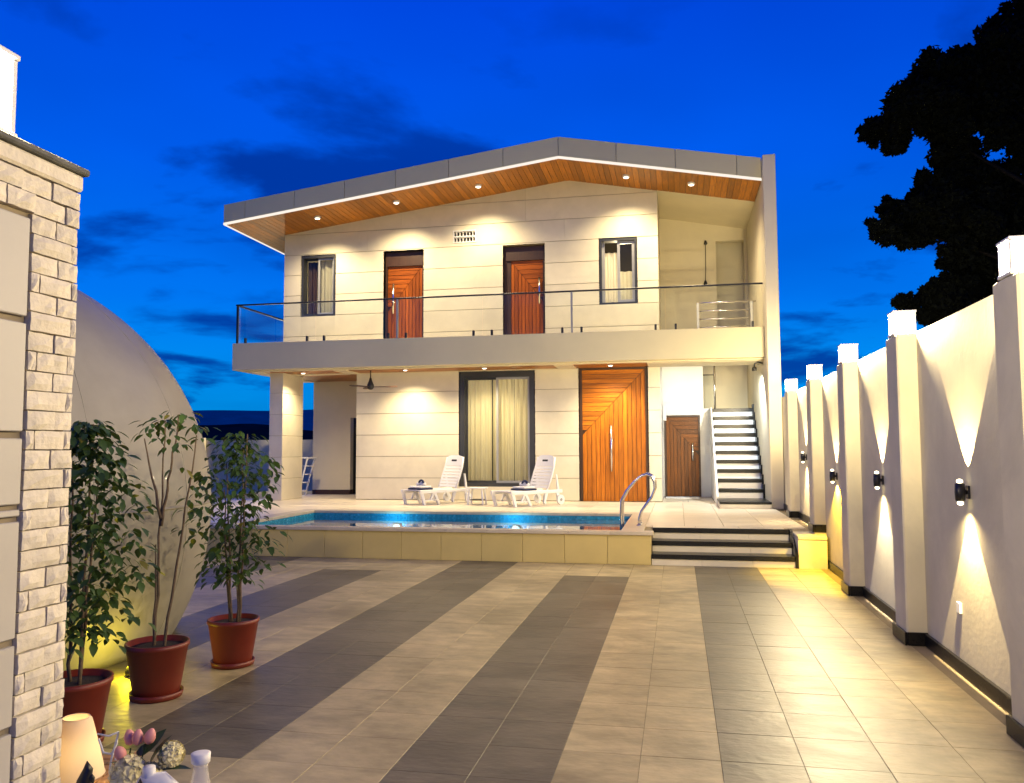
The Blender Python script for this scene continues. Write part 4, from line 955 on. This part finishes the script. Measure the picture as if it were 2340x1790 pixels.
# ================================================================== LOUNGERS AND POOLSIDE
def make_lounger():
    t = empty('sun_lounger', (0, 0, 0))
    # local: +X runs from foot end to head end, seat height 0.30, width 0.62
    def slats(name, p0, p1, n, wd, th, th_gap=0.22):
        a, b = Vector((p0[0], 0, p0[1])), Vector((p1[0], 0, p1[1])); d = b - a; nrm = Vector((-d.z, 0, d.x)).normalized()
        for k in range(n):
            s0 = a + d * ((k + th_gap / 2) / n); s1 = a + d * ((k + 1 - th_gap / 2) / n)
            mb = MB(); P_ = [s0, s1, s1 + nrm * th, s0 + nrm * th]
            vs = [(p.x, -wd / 2, p.z) for p in P_] + [(p.x, wd / 2, p.z) for p in P_]
            mb.add(vs, [(0, 1, 2, 3), (7, 6, 5, 4), (0, 4, 5, 1), (1, 5, 6, 2), (2, 6, 7, 3), (3, 7, 4, 0)])
            obj(name, mb, M['plastic'], t)
    slats('seat_slat', (0.06, 0.285), (1.02, 0.285), 9, 0.54, 0.018)
    for s_ in (-1, 1):
        y = s_ * 0.30
        obj('side_rail', MB().cbox(0.0, 1.42, y - .025, y + .025, 0.235, 0.305, 0.010), M['plastic'], t)
        # foot legs: splayed V pair with tie
        obj('leg', MB().prism([(0.02, 0.236), (0.09, 0.236), (0.15, 0.0), (0.10, 0.0)], 'y', y - .022, y + .022), M['plastic'], t)
        obj('leg', MB().prism([(0.36, 0.236), (0.43, 0.236), (0.55, 0.0), (0.50, 0.0)], 'y', y - .022, y + .022), M['plastic'], t)
        obj('brace', MB().prism([(0.34, 0.236), (0.385, 0.236), (0.30, 0.10), (0.27, 0.10)], 'y', y - .018, y + .018).box(0.13, 0.52, y - .015, y + .015, 0.085, 0.105), M['plastic'], t)
        obj('leg', MB().prism([(0.92, 0.236), (1.0, 0.236), (0.93, 0.06), (0.95, 0.02), (0.91, 0.02), (0.885, 0.06)], 'y', y - .022, y + .022), M['plastic'], t)
        obj('leg', MB().prism([(1.24, 0.236), (1.32, 0.236), (1.36, 0.09), (1.30, 0.09)], 'y', y - .022, y + .022), M['plastic'], t)
        wh = obj('wheel', MB().tube([(1.33, y + s_ * .026, 0.10), (1.33, y + s_ * .066, 0.10)], 0.10, 24), M['plastic'], t, False)
        obj('hub', MB().tube([(1.33, y + s_ * .067, 0.10), (1.33, y + s_ * .075, 0.10)], 0.03, 14), M['framel'], wh)
        obj('back_stay', MB().prism([(1.28, 0.30), (1.33, 0.30), (1.27, 0.62), (1.24, 0.62)], 'y', y - .015, y + .015), M['plastic'], t)
    b0, b1 = Vector((1.02, 0, 0.30)), Vector((1.30, 0, 1.0))
    # curved backrest: two side bars, slats, rounded head panel with a grip slot
    for s_ in (-1, 1):
        obj('back_bar', MB().tube([(1.02, s_ * .27, .30), (1.12, s_ * .275, .52), (1.215, s_ * .27, .76), (1.27, s_ * .25, .97)], 0.022, 8), M['plastic'], t, True)
    slats('back_slat', (1.035, 0.325), (1.215, 0.775), 7, 0.52, 0.016, 0.2)
    hp_ = [(-.26, 0), (.26, 0), (.25, .17), (.21, .215), (.12, .235), (-.12, .235), (-.21, .215), (-.25, .17)]
    d = Vector((.06, 0, .235)).normalized(); nrm = Vector((-d.z, 0, d.x)); base = Vector((1.222, 0, .78))
    hp = MB(); n = len(hp_)
    hp.v = [tuple(base + Vector((0, y, 0)) + d * h) for y, h in hp_] + [tuple(base + Vector((0, y, 0)) + d * h + nrm * .02) for y, h in hp_]
    hp.f = [tuple(reversed(range(n))), tuple(range(n, 2 * n))] + [(i, (i + 1) % n, (i + 1) % n + n, i + n) for i in range(n)]
    hd = obj('head_panel', hp, M['plastic'], t)
    gs = MB(); q = [(-.075, .10), (.075, .10), (.085, .12), (.075, .14), (-.075, .14), (-.085, .12)]
    gs.v = [tuple(base + Vector((0, y, 0)) + d * h + nrm * .0205) for y, h in q] + [tuple(base + Vector((0, y, 0)) + d * h + nrm * .0225) for y, h in q]
    gs.f = [tuple(reversed(range(6))), tuple(range(6, 12))] + [(i, (i + 1) % 6, (i + 1) % 6 + 6, i + 6) for i in range(6)]
    obj('grip_slot', gs, M['black'], hd)
    return t
lo1 = make_lounger(); lo2 = copy_tree(lo1)
for o, p, a, l in ((lo1, (-5.46, 16.42, ZD + .003), 58, 'white plastic sun lounger at the left, partly before the plain wall'), (lo2, (-3.48, 16.12, ZD + .003), 53, 'white plastic sun lounger at the right, before the sliding window')):
    o.location = p; o.rotation_euler = (0, 0, math.radians(a)); tag(o, l, 'sun lounger', 'white sun loungers beside the pool')
def make_towel():
    t = empty('folded_towel', (0, 0, 0))
    obj('navy_fold', MB().cbox(-.17, .17, -.22, .22, 0, .035, .014), M['navy'], t)
    obj('white_fold', MB().cbox(-.155, .155, -.19, .19, .036, .075, .016), M['towel'], t)
    obj('roll', MB().tube([(0.02, -.12, .11), (0.03, 0, .125), (0.02, .12, .11)], 0.038, 12), M['towel'], t, True)
    pts = [(0.0, -.03 + .07 * math.cos(a), .13 + .06 * math.sin(a)) for a in [math.pi * k / 8 for k in range(9)]]
    obj('band', MB().tube(pts, 0.024, 10), M['navy'], t, True)
    return t
tw1 = make_towel(); tw2 = copy_tree(tw1)
for o, lo, dist, l in ((tw1, lo1, 0.27, 'folded navy and white towel on the foot of the left lounger'), (tw2, lo2, 0.62, 'folded navy and white towel on the seat of the right lounger')):
    a = lo.rotation_euler.z; o.location = Vector(lo.location) + Vector((math.cos(a) * dist, math.sin(a) * dist, 0.305)); o.rotation_euler = (0, 0, a); tag(o, l, 'towel', 'folded towels on the loungers')
tb = empty('side_table', (-4.12, 16.78, ZD), 'small white plastic side table between the two loungers', 'side table')
obj('table_top', MB().cbox(-4.33, -3.93, 16.60, 16.98, ZD + .325, ZD + .35, .008), M['plastic'], tb)
for sx in (-1, 1):
    for sy in (-1, 1): obj('leg', MB().tube([(-4.13 + sx * .13, 16.79 + sy * .13, ZD + .325), (-4.13 + sx * .16, 16.79 + sy * .15, ZD + .004)], 0.018, 8), M['plastic'], tb)
obj('shelf', MB().cbox(-4.27, -3.99, 16.66, 16.92, ZD + .09, ZD + .105, .004), M['black'], tb)

# ================================================================== LAMP TABLE AND ORNAMENTS (near left)
def lat(l, d, z=0.0): return Vector((0, 0, z)) + Vector((rt.x, rt.y, 0)) * l + Vector((-math.sin(yaw), math.cos(yaw), 0)) * d
def rotated(name, label, cat, l, d, z, group=None):
    p = lat(l, d, z); t = empty(name, (0, 0, 0), label, cat, group); return t, p
tt, p = rotated('slatted_table', 'low slatted wooden table under the lamp beside the stone pillar', 'table', -1.75, 2.98, 0)
for k in range(9):
    y = -0.20 + 0.052 * k
    obj('slat', MB().cbox(-0.36, 0.285, y, y + .046, 0.42, 0.44, .004), M['woodt'], tt)
obj('edge_board', MB().cbox(0.288, 0.318, -.22, .30, 0.395, 0.443, .005), M['woodt'], tt)
for x in (-.33, .27):
    for y in (-.18, .25): obj('leg', MB().box(x - .02, x + .02, y - .02, y + .02, 0.0, 0.418), M['woodt'], tt)
tt.location = p; tt.rotation_euler = (0, 0, yaw)
tl, p = rotated('table_lamp', 'lit table lamp with a cream cone shade at the lower left', 'lamp', -1.475, 2.85, 0.44)
obj('foot', MB().lathe([(.05, 0.001), (.05, .008), (.015, .014)], 0, 0, 20), M['woodd'], tl, True)
obj('stem', MB().lathe([(.012, .014), (.012, .20)], 0, 0, 12), M['woodd'], tl, True)
sh = MB()
prof = [(.092, .072), (.087, .10), (.072, .165), (.056, .23), (.049, .255), (.042, .262)]
nn = 40; sh.v = [(r * math.cos(2 * PI * k / nn), r * math.sin(2 * PI * k / nn), z) for r, z in prof for k in range(nn)]
sh.f = [(i * nn + k, i * nn + (k + 1) % nn, (i + 1) * nn + (k + 1) % nn, (i + 1) * nn + k) for i in range(len(prof) - 1) for k in range(nn)]
obj('lamp_shade', sh, M['shadef'], tl, True)
obj('shade_rim', MB().tube([(.0925 * math.cos(2 * PI * k / 30), .0925 * math.sin(2 * PI * k / 30), .072) for k in range(31)], .002, 5, False).tube([(.042 * math.cos(2 * PI * k / 30), .042 * math.sin(2 * PI * k / 30), .262) for k in range(31)], .002, 5, False), M['shadef'], tl, True)
obj('bulb', MB().lathe([(.012, .13), (.025, .16), (.022, .185), (.006, .2)], 0, 0, 14), emis('bulb', (1, .72, .36), 12), tl, True)
lamp('POINT', (0, 0, .12), 1.7, (1, .78, .42), tl, radius=0.02)
tl.location = p
ct = empty('coffee_table', (0, 0, 0), 'white low table below the vases, only its ornaments in view', 'table')
obj('table_top', MB().cbox(-.38, .36, -.20, .20, .475, .50, .008), M['plastic'], ct)
for x in (-.33, .31):
    for y in (-.16, .16): obj('leg', MB().box(x - .018, x + .018, y - .018, y + .018, 0, .474), M['plastic'], ct)
ct.location = lat(-1.06, 2.40); ct.rotation_euler = (0, 0, yaw)
# bottle
bt = empty('glass_bottle', (0, 0, 0), 'clear glass bottle with a white stopper, right of the white vase', 'bottle')
N = NT('bottle_glass'); gb = N.n('ShaderNodeBsdfPrincipled'); gb.inputs['Base Color'].default_value = (.92, .88, .80, 1); gb.inputs['Roughness'].default_value = .08; gb.inputs['Transmission Weight'].default_value = .0; gb.inputs['Alpha'].default_value = .30; N.l(gb.outputs[0], N.out.inputs[0])
obj('glass', MB().lathe([(.04, 0), (.042, .05), (.038, .11), (.024, .175), (.0195, .205), (.021, .214)], 0, 0, 24), N.m, bt, True)
obj('stopper', MB().lathe([(.020, .215), (.026, .220), (.027, .244), (.020, .246)], 0, 0, 24), M['ceramic'], bt, True)
bt.location = lat(-.886, 2.40, .50)
# white arch vase with dark drop opening
av_ = empty('arch_vase', (0, 0, 0), 'matt white arch shaped vase with a dark drop opening', 'vase')
pts = [(-.062, 0, .0), (-.062, 0, .07), (-.050, 0, .125), (-.02, 0, .165), (.015, 0, .168), (.048, 0, .145), (.066, 0, .10), (.07, 0, .0)]
obj('body', MB().tube(pts, [.026, .027, .03, .034, .033, .028, .025, .025], 16), M['ceramic'], av_, True)
obj('neck', MB().lathe([(.024, .165), (.018, .20), (.017, .215)], -.018, 0, 16), M['ceramic'], av_, True)
dr = MB(); q = [(0, .035), (.008, .018), (.014, .004), (.012, -.008), (0, -.014), (-.012, -.008), (-.014, .004), (-.008, .018)]
dr.v = [(-.028 + x, -.0345, .160 + z) for x, z in q] + [(-.028 + x, -.030, .160 + z) for x, z in q]
dr.f = [tuple(range(8)), tuple(reversed(range(8, 16)))] + [(i, i + 8, (i + 1) % 8 + 8, (i + 1) % 8) for i in range(8)]
obj('opening', dr, M['black'], av_)
av_.location = lat(-1.005, 2.38, .50); av_.rotation_euler = (0, 0, yaw)
# gold vase with flowers
gv = empty('flower_vase', (0, 0, 0), 'ribbed gold vase of cream and pink flowers beside the lamp', 'vase')
rb = MB(); nn = 24
prof = [(.026, 0), (.036, .03), (.042, .08), (.042, .135)]
rb.v = [(r * (1 + .06 * (k % 2)) * math.cos(2 * PI * k / nn), r * (1 + .06 * (k % 2)) * math.sin(2 * PI * k / nn), z) for r, z in prof for k in range(nn)]
rb.f = [(i * nn + k, i * nn + (k + 1) % nn, (i + 1) * nn + (k + 1) % nn, (i + 1) * nn + k) for i in range(len(prof) - 1) for k in range(nn)] + [tuple(reversed(range(nn)))]
obj('vase_body', rb, M['gold'], gv)
def hyd(c, R_, n, seed):
    r_ = random.Random(seed); mb = MB().lathe([(R_ * .86 * math.sin(PI * (k + .3) / 8.6), c[2] - R_ * .86 * math.cos(PI * (k + .3) / 8.6)) for k in range(9)], c[0], c[1], 12)
    for _ in range(n):
        v = Vector((r_.gauss(0, 1), r_.gauss(0, 1), r_.gauss(0, 1) * .8 + .2)).normalized(); p_ = Vector(c) + v * R_ * r_.uniform(.72, 1.0)
        u = v.orthogonal().normalized(); w = v.cross(u); a = r_.uniform(0, 6.3); s_ = R_ * r_.uniform(.38, .52)
        u, w = u * math.cos(a) + w * math.sin(a), w * math.cos(a) - u * math.sin(a)
        for g in range(4):
            d1 = u * math.cos(g * PI / 2) + w * math.sin(g * PI / 2); d2 = u * -math.sin(g * PI / 2) + w * math.cos(g * PI / 2)
            mb.add([p_, p_ + d1 * s_ * .6 + d2 * s_ * .45 + v * .004, p_ + d1 * s_ - v * .001, p_ + d1 * s_ * .6 - d2 * s_ * .45 + v * .004], [(0, 1, 2, 3)])
    return mb
obj('hydrangea', hyd((.02, -.01, .165), .050, 90, 1), M['petalw'], gv); obj('hydrangea', hyd((.075, .0, .155), .036, 60, 2), M['petalw'], gv); obj('hydrangea', hyd((.125, .03, .205), .036, 60, 3), M['petalw'], gv)
def tulip(c, lean, seed):
    mb = MB(); c = Vector(c); d = Vector(lean).normalized(); u = d.orthogonal().normalized(); w = d.cross(u); R_ = .017; L = .045; nn = 12
    prof = [(.25, 0), (.85, .18), (1, .45), (.8, .75), (.35, 1.0)]
    mb.v = [tuple(c + d * L * t + (u * math.cos(2 * PI * k / nn) + w * math.sin(2 * PI * k / nn)) * R_ * r) for r, t in prof for k in range(nn)]
    mb.f = [(i * nn + k, i * nn + (k + 1) % nn, (i + 1) * nn + (k + 1) % nn, (i + 1) * nn + k) for i in range(len(prof) - 1) for k in range(nn)] + [tuple(range(4 * nn, 5 * nn))]
    return mb
for i, (c, ln) in enumerate((((-.005, .05, .225), (-.15, 0, 1)), ((.018, .04, .228), (.1, 0, 1)), ((.05, .04, .232), (.3, 0, 1)), ((-.005, .0, .205), (-.1, -.6, 1)))): obj('tulip', tulip(c, ln, i), M['petalp'], gv, True)
for c, a, s_ in (((.07, 0, .17), (0.2, -1.25, .2), 1.3), ((.02, .03, .19), (0, -.6, 1.2), 1.1), ((-.01, .03, .17), (.2, -.2, 2.6), 1.0), ((.09, .02, .16), (0, -.3, .1), 1.1), ((.05, -.02, .13), (.3, .5, -.8), 1.0), ((.0, -.02, .135), (.2, .4, -2.2), 1.0), ((.04, .03, .20), (.3, -.9, .9), 1.1)):
    me = leaf_mesh('leaf', .085, .038, M['tleaf2']); o = link(bpy.data.objects.new('leaf', me)); o.parent = gv; o.location = c; o.rotation_euler = a; o.scale = (s_, s_, s_)
for c in ((.02, 0, .16), (.07, 0, .15), (.11, .02, .18), (0, .04, .22), (.045, .04, .22)): obj('stem', MB().tube([(0, 0, .05), (c[0] * .5, c[1] * .5, c[2] * .7), c], .0025, 5), M['tleaf2'], gv)
gv.location = lat(-1.135, 2.47, .50); gv.rotation_euler = (0, 0, yaw)
# white wire ornament
wi = empty('wire_ornament', (0, 0, 0), 'white bent wire ornament between the lamp shade and the pink tulips', 'ornament')
obj('wire', MB().tube([(-.03, 0, .23), (-.015, 0, .19), (.01, 0, .185), (.025, 0, .215), (.03, 0, .25), (.01, 0, .17), (.005, 0, .13), (.02, 0, .11), (.045, 0, .13), (.05, 0, .165), (.02, 0, .17)], .0032, 8).tube([(-.035, 0, .245), (0, 0, .238), (.03, 0, .25)], .0028, 8), M['ceramic'], wi, True)
obj('stand', MB().tube([(.02, 0, .115), (.015, 0, .0)], .004, 8), M['ceramic'], wi, True)
wi.location = lat(-1.225, 2.56, .50); wi.rotation_euler = (0, 0, yaw)
# black horn sculpture and white frame
hn = empty('horn_sculpture', (0, 0, 0), 'pointed black horn sculpture just right of the lamp stem', 'sculpture')
obj('horn', MB().tube([(0, 0, 0), (-.010, 0, .06), (-.006, 0, .10), (.006, 0, .135), (.002, 0, .158)], [.024, .024, .020, .014, .001], 12), M['black'], hn, True)
obj('beak', MB().tube([(.006, 0, .115), (.020, 0, .105), (.022, 0, .085)], [.012, .008, .001], 8), M['black'], hn, True)
hn.location = lat(-1.30, 2.58, .50); hn.rotation_euler = (0, 0, yaw)
cu = empty('striped_cushion', (0, 0, 0), 'black and white striped cushion behind the gold vase', 'cushion')
cm = MB(); nn = 14
for j in range(nn + 1):
    for i in range(nn + 1):
        u_, v__ = 2 * i / nn - 1, 2 * j / nn - 1
        h_ = .055 * (max(0, 1 - u_ ** 4) * max(0, 1 - v__ ** 4)) ** .5
        cm.v.append((.17 * u_, .17 * v__, h_))
cm.f = [(j * (nn + 1) + i, j * (nn + 1) + i + 1, (j + 1) * (nn + 1) + i + 1, (j + 1) * (nn + 1) + i) for j in range(nn) for i in range(nn)]
off_ = len(cm.v); cm.v += [(x, y, -z) for x, y, z in cm.v]; cm.f += [tuple(reversed([i + off_ for i in f])) for f in cm.f]
obj('cover', cm, M['zebra'], cu, True)
cu.location = lat(-1.20, 2.90, .30); cu.rotation_euler = (math.radians(20), 0, yaw + .3)
sb = empty('low_stool', (0, 0, 0), 'low dark stool carrying the striped cushion', 'stool')
obj('seat', MB().cbox(-.2, .2, -.17, .17, .20, .23, .006), M['woodd'], sb)
for x in (-.17, .17):
    for y in (-.14, .14): obj('leg', MB().box(x - .015, x + .015, y - .015, y + .015, 0, .199), M['woodd'], sb)
sb.location = lat(-1.20, 2.92); sb.rotation_euler = (0, 0, yaw)

# ================================================================== TREE BEYOND THE WALL
tree = empty('broadleaf_tree', (9.6, 15.2, 0), 'huge dark tree leaning over the right boundary wall', 'tree')
def ipx(u, v, d):
    """a point at depth d along the view for measuring the crown from the photograph"""
    return CAM + fw * d + rt2 * ((u - 1170) / 1883.2 * d) - up2 * ((v - 895) / 1883.2 * d)
blobs = [(2290, 130, 95), (2195, 175, 78), (2130, 170, 62), (2120, 230, 72), (2065, 250, 58), (2030, 300, 48), (1998, 300, 32), (2050, 325, 34), (2160, 270, 85), (2240, 235, 100), (2340, 60, 70), (2345, 200, 110), (2338, 330, 48), (2190, 370, 72), (2160, 430, 60), (2215, 420, 50),
         (2150, 480, 85), (2075, 500, 58), (2030, 480, 30), (2022, 530, 40), (2060, 545, 30), (2250, 490, 110), (2330, 450, 85), (2205, 570, 62), (2290, 580, 85), (2160, 655, 42), (2220, 650, 55), (2125, 680, 34), (2260, 650, 60), (2345, 560, 60), (2080, 700, 30), (2130, 720, 36), (2180, 695, 50), (2060, 690, 22), (2275, 325, 22)]
LV = []; LF = 0
pts_l = []
for (u, v, r) in blobs:
    d0 = 17.0
    for dd in (-0.6, 0.7):
        c = ipx(u, v, d0 + dd + random.uniform(-.4, .4)); R_ = r / 1883.2 * d0
        subs = [(np.array(c), R_ * .72)]
        for _k in range(9):
            o_ = rng.normal(size=3); o_ /= np.linalg.norm(o_); subs.append((np.array(c) + o_ * R_ * rng.uniform(.55, .95), R_ * rng.uniform(.16, .36)))
        for c_, r_ in subs:
            n = int(2300 * (r_ ** 2) * 2 + 40)
            q = rng.normal(size=(n, 3)); q /= np.linalg.norm(q, axis=1)[:, None]; q *= (rng.random(n) ** 0.42)[:, None] * r_ * (1 + 0.14 * rng.normal(size=n))[:, None]
            pts_l.append(q * np.array([1, 1.1, .85]) + c_)
# crown continues out of frame
for _ in range(16):
    c = np.array([9.9 + rng.normal() * 1.3, 15.6 + rng.normal() * 1.6, 7.6 + rng.normal() * 1.6]); n = 700
    q = rng.normal(size=(n, 3)); q /= np.linalg.norm(q, axis=1)[:, None]; q *= (rng.random(n) ** .4)[:, None] * 1.2; pts_l.append(q + c)
P_ = np.concatenate(pts_l); n = len(P_)
a = rng.normal(size=(n, 3)); a /= np.linalg.norm(a, axis=1)[:, None]; b = np.cross(a, rng.normal(size=(n, 3))); b /= np.linalg.norm(b, axis=1)[:, None]
Ls = (0.055 + 0.035 * rng.random(n))[:, None]; Ws = Ls * 0.48
V = np.empty((n * 4, 3)); V[0::4] = P_ - a * Ls; V[1::4] = P_ + b * Ws; V[2::4] = P_ + a * Ls; V[3::4] = P_ - b * Ws
cc = np.array([9.6, 15.2, 5.0])
me = bpy.data.meshes.new('crown'); me.vertices.add(n * 4); me.vertices.foreach_set('co', (V - cc).ravel()); me.loops.add(n * 4); me.loops.foreach_set('vertex_index', np.arange(n * 4)); me.polygons.add(n); me.polygons.foreach_set('loop_start', np.arange(n) * 4); me.polygons.foreach_set('loop_total', np.full(n, 4)); me.update(); me.validate()
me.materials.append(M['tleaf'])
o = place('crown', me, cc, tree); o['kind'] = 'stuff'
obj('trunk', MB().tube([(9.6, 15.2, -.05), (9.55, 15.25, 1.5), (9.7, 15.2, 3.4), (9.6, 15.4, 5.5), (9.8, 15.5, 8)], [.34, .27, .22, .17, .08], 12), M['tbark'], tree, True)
for q in ((2080, 270), (2160, 480), (2060, 520), (2200, 180), (2190, 660), (2280, 120)):
    e_ = ipx(q[0], q[1], 17); s_ = Vector((9.62, 15.3, 2.8 + random.uniform(0, 2.2)))
    obj('limb', MB().tube([s_, s_.lerp(e_, .5) + Vector((0, 0, -.15)), e_], [.09, .05, .015], 8), M['tbark'], tree, True)

# ================================================================== HILLS
def ridge(name, dist, a0, a1, fn, m_, n=160, depth=900):
    mb = MB()
    for i in range(n + 1):
        a_ = a0 + (a1 - a0) * i / n; h_ = fn(a_) * dist
        for dd, k_ in ((0, 0.0), (.25, .5), (.6, .86), (1, 1), (1.6, .5), (2.2, 0.0)):
            r = dist - depth + depth * dd
            x, y = r * math.sin(a_), r * math.cos(a_)
            mb.v.append((x, y, -1 + h_ * k_ * (1 + .02 * math.sin(40 * a_ + 5 * dd))))
    for i in range(n):
        for j in range(5):
            q = i * 6 + j; mb.f.append((q, q + 6, q + 7, q + 1))
    return obj(name, mb, m_, None, True, kind='structure')
def fn1(a): return 0.047 + 0.0035 * math.sin(3.1 * a + 1) + 0.002 * math.sin(11 * a)
def fn2(a): return 0.030 + 0.006 * math.sin(9 * a + 2.0) + 0.004 * math.sin(23 * a + .5) + 0.0015 * math.sin(60 * a)
ridge('far_hills', 4200, -1.3, 1.3, fn1, M['hill1']); ridge('near_hills', 2200, -1.3, 1.3, fn2, M['hill2'], depth=600)
